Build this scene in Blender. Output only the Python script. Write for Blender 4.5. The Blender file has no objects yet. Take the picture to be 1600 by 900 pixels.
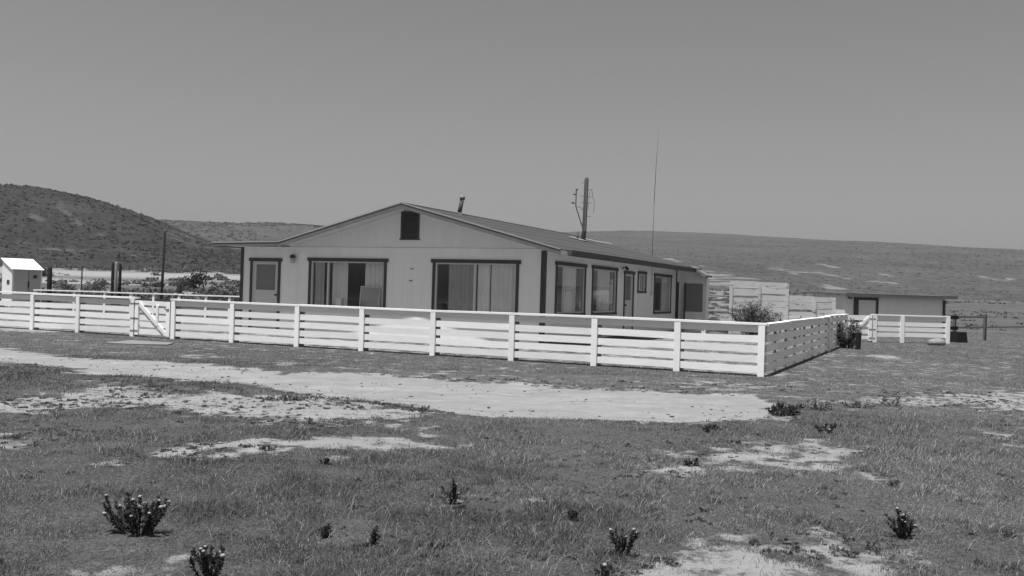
import bpy, math, random
import numpy as np
from math import sin, cos, tan, pi, radians, sqrt, exp, atan2
from mathutils import Vector, Matrix
random.seed(7); RNG = np.random.default_rng(7)
scene = bpy.context.scene

# ------------------------------------------------------------------ camera
F_PX, PITCH, ROLL, EYE = 1452.0, -0.0042, 0.030, 1.4          # in pixels of a 1600 x 900 frame
_F = np.array([0, cos(PITCH), -sin(PITCH)]); _U0 = np.array([0, sin(PITCH), cos(PITCH)]); _R0 = np.array([1.0, 0, 0])
_R = cos(ROLL)*_R0 + sin(ROLL)*_U0; _U = -sin(ROLL)*_R0 + cos(ROLL)*_U0
_E = np.array([0, 0, EYE])
cam_d = bpy.data.cameras.new('camera'); cam = bpy.data.objects.new('camera', cam_d); scene.collection.objects.link(cam)
cam_d.sensor_width = 36; cam_d.lens = 36*F_PX/1600; cam_d.clip_start = 0.1; cam_d.clip_end = 9000
M4 = Matrix.Identity(4)
for i in range(3):
    M4[i][0] = _R[i]; M4[i][1] = _U[i]; M4[i][2] = -_F[i]; M4[i][3] = _E[i]
cam.matrix_world = M4
scene.camera = cam

# ------------------------------------------------------------------ light
ELEV = radians(75.7); SH = np.array([-0.603, -0.797]); SH = SH/np.linalg.norm(SH)
world = bpy.data.worlds.new('World'); scene.world = world; world.use_nodes = True
nt = world.node_tree; nt.nodes.clear()
sky = nt.nodes.new('ShaderNodeTexSky'); sky.sky_type = 'NISHITA'; sky.sun_disc = False
sky.sun_elevation = ELEV; sky.sun_rotation = atan2(SH[0], SH[1]); sky.altitude = 50; sky.air_density = 1.4; sky.dust_density = 2.1; sky.ozone_density = 1.0
bw = nt.nodes.new('ShaderNodeRGBToBW'); bg = nt.nodes.new('ShaderNodeBackground'); wo = nt.nodes.new('ShaderNodeOutputWorld')
bg.inputs['Strength'].default_value = 0.0525
nt.links.new(sky.outputs[0], bw.inputs[0]); nt.links.new(bw.outputs[0], bg.inputs['Color']); nt.links.new(bg.outputs[0], wo.inputs[0])
sun_d = bpy.data.lights.new('sun', 'SUN'); sun_d.energy = 5.0; sun_d.angle = radians(0.53); sun_d.color = (1, 1, 1)
sun = bpy.data.objects.new('sun', sun_d); scene.collection.objects.link(sun)
to_sun = Vector((SH[0]*cos(ELEV), SH[1]*cos(ELEV), sin(ELEV)))
sun.rotation_euler = to_sun.to_track_quat('Z', 'Y').to_euler(); sun.location = (0, 0, 60)
vs = scene.view_settings; vs.view_transform = 'Standard'; vs.look = 'None'; vs.exposure = 0.5; vs.gamma = 1; vs.use_curve_mapping = False
HAZE = 0.00010
scene.cycles.volume_bounces = 1
scene.cycles.max_bounces = 8; scene.cycles.transparent_max_bounces = 12

# ------------------------------------------------------------------ pixel helpers
def ray(x, y): return _F + _R*(x-800)/F_PX - _U*(y-450)/F_PX
def on_ground(x, y, z=0.0): r = ray(x, y); return _E + r*(z-EYE)/r[2]
def at(x, y, D): r = ray(x, y); return _E + r*D/r[1]
def pix(P):
    d = np.asarray(P, float) - _E; w = d @ _F
    return 800 + F_PX*(d @ _R)/w, 450 - F_PX*(d @ _U)/w

# ------------------------------------------------------------------ noise
_perm = RNG.permutation(512)
_val = RNG.random(512)
def vnoise(x, y):
    xi = np.floor(x).astype(int); yi = np.floor(y).astype(int); xf = x-xi; yf = y-yi
    xf = xf*xf*(3-2*xf); yf = yf*yf*(3-2*yf)
    h = lambda a, b: _val[(_perm[(a) % 512] + b) % 512]
    return (h(xi, yi)*(1-xf)+h(xi+1, yi)*xf)*(1-yf) + (h(xi, yi+1)*(1-xf)+h(xi+1, yi+1)*xf)*yf
def fbm(x, y, oct=4):
    s = 0; a = .5
    for i in range(oct):
        s = s + a*vnoise(x*2**i+17.3*i, y*2**i+5.1*i); a *= .5
    return s/(1-.5**oct)
def smooth(a, b, t):
    t = np.clip((t-a)/(b-a), 0, 1); return t*t*(3-2*t)

# ------------------------------------------------------------------ materials (the photograph is black and white)
def mat(name, v, rough=.7, spec=.3, noise=None, bump=None, metal=0.0, stretch=(1, 1, 1), grooves=None, peel=None):
    """noise=(scale, amount): uneven colour; bump=(scale, strength); grooves=(period, strength): upright siding grooves; peel=(scale, amount, value)"""
    m = bpy.data.materials.new(name); m.use_nodes = True; t = m.node_tree; N = t.nodes; L = t.links
    b = N['Principled BSDF']; b.inputs['Roughness'].default_value = rough; b.inputs['Metallic'].default_value = metal
    b.inputs['Specular IOR Level'].default_value = spec
    tc = N.new('ShaderNodeTexCoord'); mp = N.new('ShaderNodeMapping'); mp.inputs['Scale'].default_value = stretch
    L.new(tc.outputs['Object'], mp.inputs[0])
    oi = N.new('ShaderNodeObjectInfo')
    col = None
    def val(x):
        n = N.new('ShaderNodeValue'); n.outputs[0].default_value = x; return n.outputs[0]
    def mth(op, a, c, cl=False):
        n = N.new('ShaderNodeMath'); n.operation = op; n.use_clamp = cl
        for i, q in enumerate((a, c)):
            if isinstance(q, (int, float)): n.inputs[i].default_value = q
            else: L.new(q, n.inputs[i])
        return n.outputs[0]
    col = val(v)
    if noise:
        n = N.new('ShaderNodeTexNoise'); n.inputs['Scale'].default_value = noise[0]; n.inputs['Detail'].default_value = 6; n.inputs['Roughness'].default_value = .65
        L.new(mp.outputs[0], n.inputs['Vector'])
        k = mth('MULTIPLY_ADD', n.outputs[0], 2*noise[1]); k.node.inputs[2].default_value = 1-noise[1]
        col = mth('MULTIPLY', col, k)
        r = mth('MULTIPLY_ADD', oi.outputs['Random'], .14); r.node.inputs[2].default_value = .93
        col = mth('MULTIPLY', col, r)
    if peel:
        n = N.new('ShaderNodeTexNoise'); n.inputs['Scale'].default_value = peel[0]; n.inputs['Detail'].default_value = 7; n.inputs['Roughness'].default_value = .7
        ad = N.new('ShaderNodeVectorMath'); ad.operation = 'ADD'; L.new(mp.outputs[0], ad.inputs[0])
        cx = N.new('ShaderNodeCombineXYZ'); L.new(mth('MULTIPLY', oi.outputs['Random'], 40), cx.inputs[0]); L.new(cx.outputs[0], ad.inputs[1])
        L.new(ad.outputs[0], n.inputs['Vector'])
        ms = N.new('ShaderNodeMapRange'); ms.inputs[1].default_value = peel[1]; ms.inputs[2].default_value = peel[1]+.06
        L.new(n.outputs[0], ms.inputs[0])
        mx = N.new('ShaderNodeMix'); L.new(ms.outputs[0], mx.inputs[0]); L.new(col, mx.inputs[2]); mx.inputs[3].default_value = peel[2]
        col = mx.outputs[0]
    cc = N.new('ShaderNodeCombineColor')
    for i in range(3): L.new(col, cc.inputs[i])
    L.new(cc.outputs[0], b.inputs['Base Color'])
    hgt = None
    if bump:
        n = N.new('ShaderNodeTexNoise'); n.inputs['Scale'].default_value = bump[0]; n.inputs['Detail'].default_value = 5
        L.new(mp.outputs[0], n.inputs['Vector']); hgt = mth('MULTIPLY', n.outputs[0], bump[1])
    if grooves:
        sp = N.new('ShaderNodeSeparateXYZ'); L.new(tc.outputs['Object'], sp.inputs[0])
        s = mth('ADD', sp.outputs[0], sp.outputs[1]); fr = mth('FRACT', mth('MULTIPLY', s, 1/grooves[0]), 0)
        g = mth('MULTIPLY', mth('GREATER_THAN', fr, .05), grooves[1])
        hgt = g if hgt is None else mth('ADD', hgt, g)
    if hgt is not None:
        bp = N.new('ShaderNodeBump'); bp.inputs['Strength'].default_value = .6; bp.inputs['Distance'].default_value = 1.0
        L.new(hgt, bp.inputs['Height']); L.new(bp.outputs[0], b.inputs['Normal'])
    return m

def glass_mat():
    m = bpy.data.materials.new('window_glass'); m.use_nodes = True; t = m.node_tree; t.nodes.clear()
    o = t.nodes.new('ShaderNodeOutputMaterial'); mix = t.nodes.new('ShaderNodeMixShader'); tr = t.nodes.new('ShaderNodeBsdfTransparent')
    gl = t.nodes.new('ShaderNodeBsdfGlossy'); gl.inputs['Roughness'].default_value = .03; fr = t.nodes.new('ShaderNodeLayerWeight'); fr.inputs[0].default_value = .5; pw = t.nodes.new('ShaderNodeMath'); pw.operation = 'POWER'; pw.inputs[1].default_value = 5
    tr.inputs[0].default_value = (.97, .97, .97, 1); gl.inputs[0].default_value = (1, 1, 1, 1)
    k = t.nodes.new('ShaderNodeMath'); k.operation = 'MULTIPLY_ADD'; k.inputs[1].default_value = .95; k.inputs[2].default_value = .045; k.use_clamp = True
    t.links.new(fr.outputs['Facing'], pw.inputs[0]); t.links.new(pw.outputs[0], k.inputs[0]); t.links.new(k.outputs[0], mix.inputs[0]); t.links.new(tr.outputs[0], mix.inputs[1]); t.links.new(gl.outputs[0], mix.inputs[2]); t.links.new(mix.outputs[0], o.inputs[0])
    return m

def leaf_mat(name, lo, hi, translucent=.35, attr='shade', spec=.15, rough=.6):
    """colour between lo and hi by the mesh's own per-leaf attribute"""
    m = bpy.data.materials.new(name); m.use_nodes = True; t = m.node_tree; N = t.nodes; L = t.links
    b = N['Principled BSDF']; b.inputs['Roughness'].default_value = rough; b.inputs['Specular IOR Level'].default_value = spec
    a = N.new('ShaderNodeAttribute'); a.attribute_name = attr
    mr = N.new('ShaderNodeMapRange'); mr.inputs[3].default_value = lo; mr.inputs[4].default_value = hi; L.new(a.outputs['Fac'], mr.inputs[0])
    cc = N.new('ShaderNodeCombineColor')
    for i in range(3): L.new(mr.outputs[0], cc.inputs[i])
    L.new(cc.outputs[0], b.inputs['Base Color'])
    tl = N.new('ShaderNodeBsdfTranslucent'); L.new(cc.outputs[0], tl.inputs[0])
    mx = N.new('ShaderNodeMixShader'); mx.inputs[0].default_value = translucent
    L.new(b.outputs[0], mx.inputs[1]); L.new(tl.outputs[0], mx.inputs[2]); L.new(mx.outputs[0], N['Material Output'].inputs[0])
    return m

def land_mat(name, soil, soil_var, sand, scale, edge=.12, fine=40, attr='sand', bumpd=.02, far=False, cell=None, streak=False):
    """soil and pale sand, blended by the mesh's sand attribute, broken up by noise"""
    m = bpy.data.materials.new(name); m.use_nodes = True; t = m.node_tree; N = t.nodes; L = t.links
    b = N['Principled BSDF']; b.inputs['Roughness'].default_value = .95; b.inputs['Specular IOR Level'].default_value = .1
    tc = N.new('ShaderNodeTexCoord')
    def nz(s, d=6, r=.6):
        n = N.new('ShaderNodeTexNoise'); n.inputs['Scale'].default_value = s; n.inputs['Detail'].default_value = d; n.inputs['Roughness'].default_value = r
        L.new(tc.outputs['Object'], n.inputs['Vector']); return n.outputs[0]
    def mr(x, a, c, d, e):
        n = N.new('ShaderNodeMapRange'); L.new(x, n.inputs[0])
        for i, q in enumerate((a, c, d, e)): n.inputs[i+1].default_value = q
        return n.outputs[0]
    def mth(op, x, y):
        n = N.new('ShaderNodeMath'); n.operation = op
        for i, q in enumerate((x, y)):
            if isinstance(q, (int, float)): n.inputs[i].default_value = q
            else: L.new(q, n.inputs[i])
        return n.outputs[0]
    a = N.new('ShaderNodeAttribute'); a.attribute_name = attr
    n1 = nz(scale, 8, .68); n2 = nz(fine, 6, .7); n3 = nz(scale*.23, 4)
    s = mth('ADD', a.outputs['Fac'], mr(n1, .25, .75, -.5, .5))
    s = mr(s, .5-edge, .5+edge, 0, 1)
    so = mth('MULTIPLY', mr(n1, .25, .75, soil-soil_var, soil+soil_var), mr(n2, .30, .70, .45, 1.55))
    so = mth('MULTIPLY', so, mr(n3, .3, .7, .82, 1.18))
    if streak:      # broad darker and lighter stretches of the far ground
        so = mth('MULTIPLY', so, mr(nz(.06, 6, .65), .3, .7, .74, 1.26))
    if cell:
        v = N.new('ShaderNodeTexVoronoi'); v.inputs['Scale'].default_value = cell[0]; L.new(tc.outputs['Object'], v.inputs['Vector'])
        so = mth('MULTIPLY', so, mr(v.outputs['Distance'], .15, .5, 1-cell[1], 1.1))
    sa = mth('MULTIPLY', mr(n2, .25, .75, sand*.8, sand*1.12), mr(n1, .3, .7, .88, 1.1))
    if streak:      # wheel-worn streaks along the track
        mp = N.new('ShaderNodeMapping'); mp.inputs['Rotation'].default_value = (0, 0, .40); mp.inputs['Scale'].default_value = (.5, 3.2, 1); L.new(tc.outputs['Object'], mp.inputs[0])
        n4 = N.new('ShaderNodeTexNoise'); n4.inputs['Scale'].default_value = 1.0; n4.inputs['Detail'].default_value = 7; n4.inputs['Roughness'].default_value = .65; L.new(mp.outputs[0], n4.inputs['Vector'])
        sa = mth('MULTIPLY', sa, mr(n4.outputs[0], .3, .7, .80, 1.16))
    mx = N.new('ShaderNodeMix'); L.new(s, mx.inputs[0]); L.new(so, mx.inputs[2]); L.new(sa, mx.inputs[3])
    cc = N.new('ShaderNodeCombineColor')
    for i in range(3): L.new(mx.outputs[0], cc.inputs[i])
    L.new(cc.outputs[0], b.inputs['Base Color'])
    bp = N.new('ShaderNodeBump'); bp.inputs['Strength'].default_value = .7; bp.inputs['Distance'].default_value = bumpd
    L.new(n2, bp.inputs['Height']); L.new(bp.outputs[0], b.inputs['Normal'])
    return m

M = {}
M['white'] = mat('white_fence_paint', .82, .55, .3, noise=(2.2, .16), bump=(30, .002), stretch=(1, 6, 6), peel=(3.5, .64, .42))
M['white_post'] = mat('white_post_paint', .84, .55, .3, noise=(4, .10), bump=(30, .002), peel=(6, .70, .35))
M['siding'] = mat('painted_siding', .88, .6, .25, noise=(.9, .13), bump=(25, .0015), grooves=(.305, .012), stretch=(3, 3, .6), peel=(1.6, .735, .42))
M['gable'] = mat('gable_siding', .88, .6, .25, noise=(1.1, .09), bump=(25, .0015), grooves=(.305, .012), stretch=(3, 3, .6), peel=(1.4, .73, .45))
M['soffit'] = mat('soffit_paint', .72, .7, .2, noise=(2, .1))
M['trim'] = mat('dark_trim_paint', .07, .6, .25, noise=(5, .25))
M['fascia'] = mat('fascia_paint', .13, .6, .25, noise=(3, .3), peel=(3, .66, .2))
M['roofing'] = mat('rolled_roofing', .055, .9, .15, noise=(1.5, .22), bump=(80, .004), peel=(2.2, .72, .3))
M['drip'] = mat('metal_drip_edge', .30, .45, .4, noise=(6, .15))
M['alu'] = mat('aluminium_frame', .62, .35, .5, noise=(6, .08))
M['door'] = mat('door_paint', .62, .5, .3, noise=(2, .06))
M['curtain'] = mat('curtain_cloth', .80, .9, .1, noise=(3, .08))
M['inside'] = mat('room_plaster', .5, .9, .1, noise=(1, .1))
M['floor'] = mat('room_floor', .12, .8, .1, noise=(1, .1))
M['screen'] = mat('door_screen', .22, .8, .2, noise=(6, .12))
M['metal'] = mat('galvanised_metal', .2, .6, .3, noise=(8, .2), metal=.2)
M['darkmetal'] = mat('dark_metal', .04, .5, .4, noise=(8, .2))
M['rust'] = mat('rusty_pipe', .07, .7, .3, noise=(12, .3))
M['wood'] = mat('weathered_wood', .12, .85, .15, noise=(5, .3), bump=(40, .006), stretch=(4, 4, .7))
M['darkwood'] = mat('dark_creosoted_wood', .022, .85, .15, noise=(5, .3), bump=(40, .006), stretch=(4, 4, .7))
M['greywood'] = mat('silvered_wood', .20, .85, .15, noise=(5, .3), bump=(40, .006), stretch=(4, 4, .7))
M['peeling'] = mat('peeling_white_boards', .62, .8, .2, noise=(2.5, .16), bump=(30, .006), stretch=(1, 5, 5), peel=(1.7, .57, .22))
M['worn'] = mat('worn_white_boards', .60, .8, .2, noise=(2.5, .2), bump=(30, .006), stretch=(1, 4, 4), peel=(1.6, .49, .15))
M['shedwall'] = mat('shed_render', .84, .8, .2, noise=(1.3, .10), stretch=(3, 3, .7))
M['sheddoor'] = mat('shed_door_paint', .80, .7, .2, noise=(2, .1))
M['coopwhite'] = mat('white_shed_paint', .75, .6, .3, noise=(2, .06), peel=(4, .72, .4))
M['coopgrey'] = mat('grey_shed_door', .42, .6, .3, noise=(2, .08))
M['concrete'] = mat('concrete_slab', .17, .9, .2, noise=(4, .15), bump=(50, .004))
M['rock'] = mat('pale_rock', .22, .9, .2, noise=(5, .25), bump=(14, .04))
M['pebble'] = mat('pebble', .20, .9, .2, noise=(9, .4))
M['blossom'] = mat('pale_blossom', .24, .8, .2, noise=(60, .1))
M['stem'] = mat('woody_stem', .05, .8, .2, noise=(30, .3))
M['glass'] = glass_mat()
M['lamp'] = mat('lamp_glass', .5, .3, .5)
M['grass'] = leaf_mat('grass_blades', .03, .36, .35)
M['leaf'] = leaf_mat('shrub_leaves', .032, .115, .25)
M['reed'] = leaf_mat('dry_reed', .03, .26, .25)
M['sage'] = leaf_mat('sage_leaves', .06, .28, .3)
M['brush'] = leaf_mat('chaparral_leaves', .036, .055, .25)
M['hill_tuft'] = leaf_mat('hill_tufts', .045, .07, .15)
M['weed'] = leaf_mat('low_weed_leaves', .05, .14, .25)
M['field_weed'] = leaf_mat('field_weeds', .07, .12, .3)
M['brush_near'] = leaf_mat('scrub_leaves', .055, .14, .2)
M['ground'] = land_mat('sandy_ground', .075, .022, .235, 3.2, .10, 34, bumpd=.03, streak=True)
M['hill_dark'] = land_mat('chaparral_slope', .028, .007, .060, .16, .10, .7, bumpd=.5, cell=(.3, .3))
M['hill_pale'] = land_mat('grassy_slope', .055, .007, .14, .10, .08, .6, bumpd=.25, cell=(.25, .2))
M['hill_far'] = land_mat('far_slope', .042, .010, .09, .03, .2, .2, bumpd=1.5, cell=(.08, .35))

# ------------------------------------------------------------------ object helpers
COL = scene.collection
def tag(o, label=None, cat=None, group=None, kind=None):
    if label: o['label'] = label
    if cat: o['category'] = cat
    if group: o['group'] = group
    if kind: o['kind'] = kind
    return o
def empty(name, loc, rz=0.0, label=None, cat=None, group=None):
    o = bpy.data.objects.new(name, None); COL.objects.link(o); o.location = loc; o.rotation_euler = (0, 0, rz); o.empty_display_size = .2
    return tag(o, label, cat, group)
class MB:
    def __init__(s): s.v = []; s.f = []; s.sh = []
    def add(s, vs, fs):
        k = len(s.v); s.v += [tuple(map(float, p)) for p in vs]; s.f += [tuple(k+i for i in f) for f in fs]; return s
    def box(s, x0, x1, y0, y1, z0, z1):
        if x0 > x1: x0, x1 = x1, x0
        if y0 > y1: y0, y1 = y1, y0
        return s.add([(x0, y0, z0), (x1, y0, z0), (x1, y1, z0), (x0, y1, z0), (x0, y0, z1), (x1, y0, z1), (x1, y1, z1), (x0, y1, z1)],
                     [(0, 3, 2, 1), (4, 5, 6, 7), (0, 1, 5, 4), (1, 2, 6, 5), (2, 3, 7, 6), (3, 0, 4, 7)])
    def bar(s, a, b, w, h, up=(0, 0, 1)):
        """a box beam from a to b: w across, h along up"""
        a = Vector(a); b = Vector(b); d = (b-a).normalized(); r = d.cross(Vector(up)).normalized()*w/2; u = r.cross(d).normalized()*h/2
        P = [p+i*r+j*u for p in (a, b) for i, j in ((-1, -1), (1, -1), (1, 1), (-1, 1))]
        return s.add(P, [(3, 2, 1, 0), (4, 5, 6, 7), (0, 1, 5, 4), (1, 2, 6, 5), (2, 3, 7, 6), (3, 0, 4, 7)])
    def prism(s, pts, vec):
        n = len(pts); v = Vector(vec); P = [Vector(p) for p in pts]
        return s.add(P+[p+v for p in P], [tuple(range(n))[::-1], tuple(range(n, 2*n))]+[(i, (i+1) % n, n+(i+1) % n, n+i) for i in range(n)])
    def tube(s, pts, rad, n=8, cap=True):
        P = [Vector(p) for p in pts]; k = len(s.v); rr = [float(q) for q in rad] if isinstance(rad, (list, tuple)) else [rad]*len(P)
        for i, p in enumerate(P):
            d = (P[min(i+1, len(P)-1)]-P[max(i-1, 0)]).normalized(); a = d.cross(Vector((0, 0, 1)) if abs(d.z) < .9 else Vector((1, 0, 0))).normalized(); b = d.cross(a)
            for j in range(n):
                t = 2*pi*j/n; q = p+rr[i]*(cos(t)*a+sin(t)*b); s.v.append(tuple(q))
        for i in range(len(P)-1):
            for j in range(n):
                s.f.append((k+i*n+j, k+i*n+(j+1) % n, k+(i+1)*n+(j+1) % n, k+(i+1)*n+j))
        if cap: s.f.append(tuple(k+j for j in range(n))[::-1]); s.f.append(tuple(k+(len(P)-1)*n+j for j in range(n)))
        return s
    def ball(s, c, r, n=8, m=5, sc=(1, 1, 1), jit=0):
        k = len(s.v); c = Vector(c)
        ring = []
        for i in range(m+1):
            ph = pi*i/m
            for j in range(n):
                t = 2*pi*j/n; q = r*(1+random.uniform(-jit, jit))
                s.v.append((c.x+q*sc[0]*sin(ph)*cos(t), c.y+q*sc[1]*sin(ph)*sin(t), c.z+q*sc[2]*cos(ph)))
        for i in range(m):
            for j in range(n): s.f.append((k+i*n+j, k+(i+1)*n+j, k+(i+1)*n+(j+1) % n, k+i*n+(j+1) % n))
        return s
    def build(s, name, m, parent=None, sm=False, bevel=0):
        me = bpy.data.meshes.new(name); me.from_pydata(s.v, [], s.f); me.validate(); me.update()
        me.materials.append(M[m] if isinstance(m, str) else m)
        if sm: me.polygons.foreach_set('use_smooth', [True]*len(me.polygons))
        o = bpy.data.objects.new(name, me); COL.objects.link(o)
        if parent: o.parent = parent
        if bevel:
            bv = o.modifiers.new('bevel', 'BEVEL'); bv.width = bevel; bv.segments = 1; bv.limit_method = 'ANGLE'
        return o
def tri_mesh(name, V, T, m, shade=None, parent=None, smooth_=False, attrs=None):
    """fast mesh from numpy triangles"""
    me = bpy.data.meshes.new(name); V = np.asarray(V, np.float32); T = np.asarray(T, np.int32)
    me.vertices.add(len(V)); me.vertices.foreach_set('co', V.ravel()); k = T.shape[1]
    me.loops.add(T.size); me.loops.foreach_set('vertex_index', T.ravel())
    me.polygons.add(len(T)); me.polygons.foreach_set('loop_start', np.arange(0, T.size, k, dtype=np.int32)); me.polygons.foreach_set('loop_total', np.full(len(T), k, np.int32))
    if smooth_: me.polygons.foreach_set('use_smooth', np.ones(len(T), bool))
    for an, arr in ([('shade', shade)] if shade is not None else []) + list((attrs or {}).items()):
        at_ = me.attributes.new(an, 'FLOAT', 'POINT'); at_.data.foreach_set('value', np.asarray(arr, np.float32))
    me.update(calc_edges=True); me.materials.append(M[m])
    o = bpy.data.objects.new(name, me); COL.objects.link(o)
    if parent: o.parent = parent
    return o

# ------------------------------------------------------------------ ground
def poly_sd(X, Y, poly):
    """signed distance to a ground polygon, positive inside"""
    P = np.array(poly); d = np.full(X.shape, 1e9); ins = np.zeros(X.shape, bool)
    for i in range(len(P)):
        a = P[i]; b = P[(i+1) % len(P)]; e = b-a; L2 = max(e@e, 1e-9)
        t = np.clip(((X-a[0])*e[0]+(Y-a[1])*e[1])/L2, 0, 1); d = np.minimum(d, np.hypot(X-a[0]-t*e[0], Y-a[1]-t*e[1]))
        c = ((a[1] > Y) != (b[1] > Y)); xx = (b[0]-a[0])*(Y-a[1])/np.where(abs(b[1]-a[1]) < 1e-9, 1e-9, b[1]-a[1])+a[0]; ins ^= (c & (X < xx))
    return np.where(ins, d, -d)
def gp(pts): return [tuple(on_ground(x, y)[:2]) for x, y in pts]
ROAD = gp([(-500, 520), (-200, 531), (0, 543), (100, 557), (200, 562), (300, 567), (400, 577), (533, 582), (640, 588), (760, 596), (860, 602), (1000, 610), (1100, 615), (1180, 619), (1230, 626), (1235, 640), (1200, 650),
           (1066, 657), (850, 652), (760, 650), (700, 641), (620, 632), (533, 620), (450, 611), (340, 596), (240, 586), (140, 584), (90, 571), (0, 565), (-200, 558), (-500, 550)])
PATCH = [(gp(p), k) for p, k in [
    ([(-300, 640), (0, 624), (100, 606), (150, 588), (240, 600), (340, 618), (420, 622), (520, 626), (640, 636), (700, 648), (640, 662), (533, 668), (400, 664), (330, 650), (140, 643), (0, 645), (-300, 665)], .62),
    ([(150, 722), (250, 706), (330, 692), (450, 684), (600, 681), (720, 685), (735, 692), (600, 700), (500, 704), (400, 702), (250, 715)], .72),
    ([(0, 682), (60, 684), (60, 700), (0, 704)], .5),
    ([(955, 747), (1000, 735), (1066, 716), (1180, 698), (1260, 690), (1400, 706), (1425, 724), (1360, 752), (1250, 748), (1120, 746)], .56),
    ([(1040, 905), (1130, 880), (1220, 865), (1280, 872), (1320, 850), (1400, 850), (1440, 880), (1420, 910), (1300, 930), (1100, 930)], .60),
    ([(735, 778), (775, 776), (775, 790), (740, 790)], .55), ([(225, 880), (290, 865), (300, 890), (240, 900)], .46), ([(30, 895), (100, 880), (120, 910), (30, 920)], .4),
    ([(1340, 553), (1420, 555), (1410, 561), (1350, 560)], .62), ([(1480, 675), (1600, 670), (1640, 690), (1520, 692)], .5),
    ([(-60, 498), (60, 506), (130, 519), (60, 520), (-60, 512)], .62), ([(420, 560), (470, 566), (450, 574), (420, 572)], .5), ([(280, 551), (330, 553), (330, 562), (285, 560)], .55),
    ([(1200, 618), (1300, 621), (1440, 619), (1520, 614), (1620, 610), (1900, 606), (1900, 650), (1620, 650), (1540, 643), (1480, 632), (1380, 629), (1260, 634)], .56),
    ([(1090, 590), (1180, 600), (1260, 606), (1200, 622), (1100, 612), (1000, 604)], .4),
    ([(1190, 590), (1280, 560), (1320, 545), (1325, 549), (1290, 566), (1215, 592)], .45)]]
G0X, G0Y = 4.546, 16.82
def ramp(x, y):
    q = np.maximum(y-62, 0); k = .030-.008*smooth(-40, 120, x)
    return 13*(1-np.exp(-q*q/(q+30)*k/13))
def sand_at(X, Y):
    n = (fbm(X*.9, Y*.9, 5)-.5)*1.2+(fbm(X*3.6+4, Y*3.6, 4)-.5)*1.0
    s = smooth(-.55, .50, poly_sd(X, Y, ROAD)+n*.75)*1.0
    for p, k in PATCH: s = np.maximum(s, k*1.12*smooth(-.75, .6, poly_sd(X, Y, p)+n*1.1))
    yx = (X-G0X)*cos(.436)-(Y-G0Y)*sin(.436); yy = (X-G0X)*sin(.436)+(Y-G0Y)*cos(.436)
    s = np.maximum(s, .64*smooth(.1, .5, yy)*smooth(.1, -.2, yx)*smooth(19, 17, yy)*smooth(-30, -24, yx)*(.75+n*.5))     # dry yard inside the fence
    s = np.maximum(s, .36*smooth(-4.9, -4.2, yy)*smooth(60, 40, Y)*(.85+n*.7))     # dry verge and meadow
    # pale dry field below the left hill, and sandy scrub beyond the yard
    far = smooth(95, 130, Y)*smooth(40, -60, X)*(.40+.5*smooth(.42, .6, fbm(X*.012, Y*.035)))
    s = np.maximum(s, far*.95)
    mid = smooth(36, 44, Y)*smooth(-6, -14, X)*smooth(130, 90, Y)*smooth(.42, .62, fbm(X*.16, Y*.16))*.62
    return np.maximum(s, mid)
def gh(x, y):
    x = np.asarray(x, float); y = np.asarray(y, float)
    near = smooth(15.0, 12.5, y)
    u = (fbm(x*.55, y*.55, 3)-.5)*.10*near + (fbm(x*2.7+9, y*2.7, 2)-.5)*.03*near
    ru = smooth(-.3, .4, poly_sd(x, y, ROAD))*-.035*smooth(16.5, 14, y)
    rs = poly_sd(x, y, ROAD); rut = -(.035*np.exp(-((rs-.72)/.17)**2))*smooth(17, 15, y)+smooth(0, .3, rs)*(fbm(x*3.3, y*3.3, 3)-.5)*.05*smooth(17, 15, y)
    return ramp(x, y) + u + ru + rut + smooth(60, 120, y)*(fbm(x*.02, y*.02, 3)-.5)*1.6
def axis(lo, hi, f0, f1, st, g=1.07):
    a = list(np.arange(f0, f1+1e-6, st)); d = st
    while a[-1] < hi: d *= g; a.append(a[-1]+d)
    d = st; b = []; c = f0
    while c > lo: d *= g; c -= d; b.append(c)
    return np.array(b[::-1]+a)
gx = axis(-2600, 2600, -9, 9, .11, 1.065); gy = axis(-60, 3200, 3.6, 18, .11, 1.06)
X, Y = np.meshgrid(gx, gy); nxg, nyg = len(gx), len(gy)
Z = gh(X.ravel(), Y.ravel()); S = sand_at(X.ravel(), Y.ravel())
ii = (np.arange(nyg-1)[:, None]*nxg+np.arange(nxg-1)[None, :]).ravel()
tag(tri_mesh('ground', np.stack([X.ravel(), Y.ravel(), Z], 1), np.stack([ii, ii+1, ii+nxg+1, ii+nxg], 1), 'ground', smooth_=True, attrs={'sand': S}), kind='structure')

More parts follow.
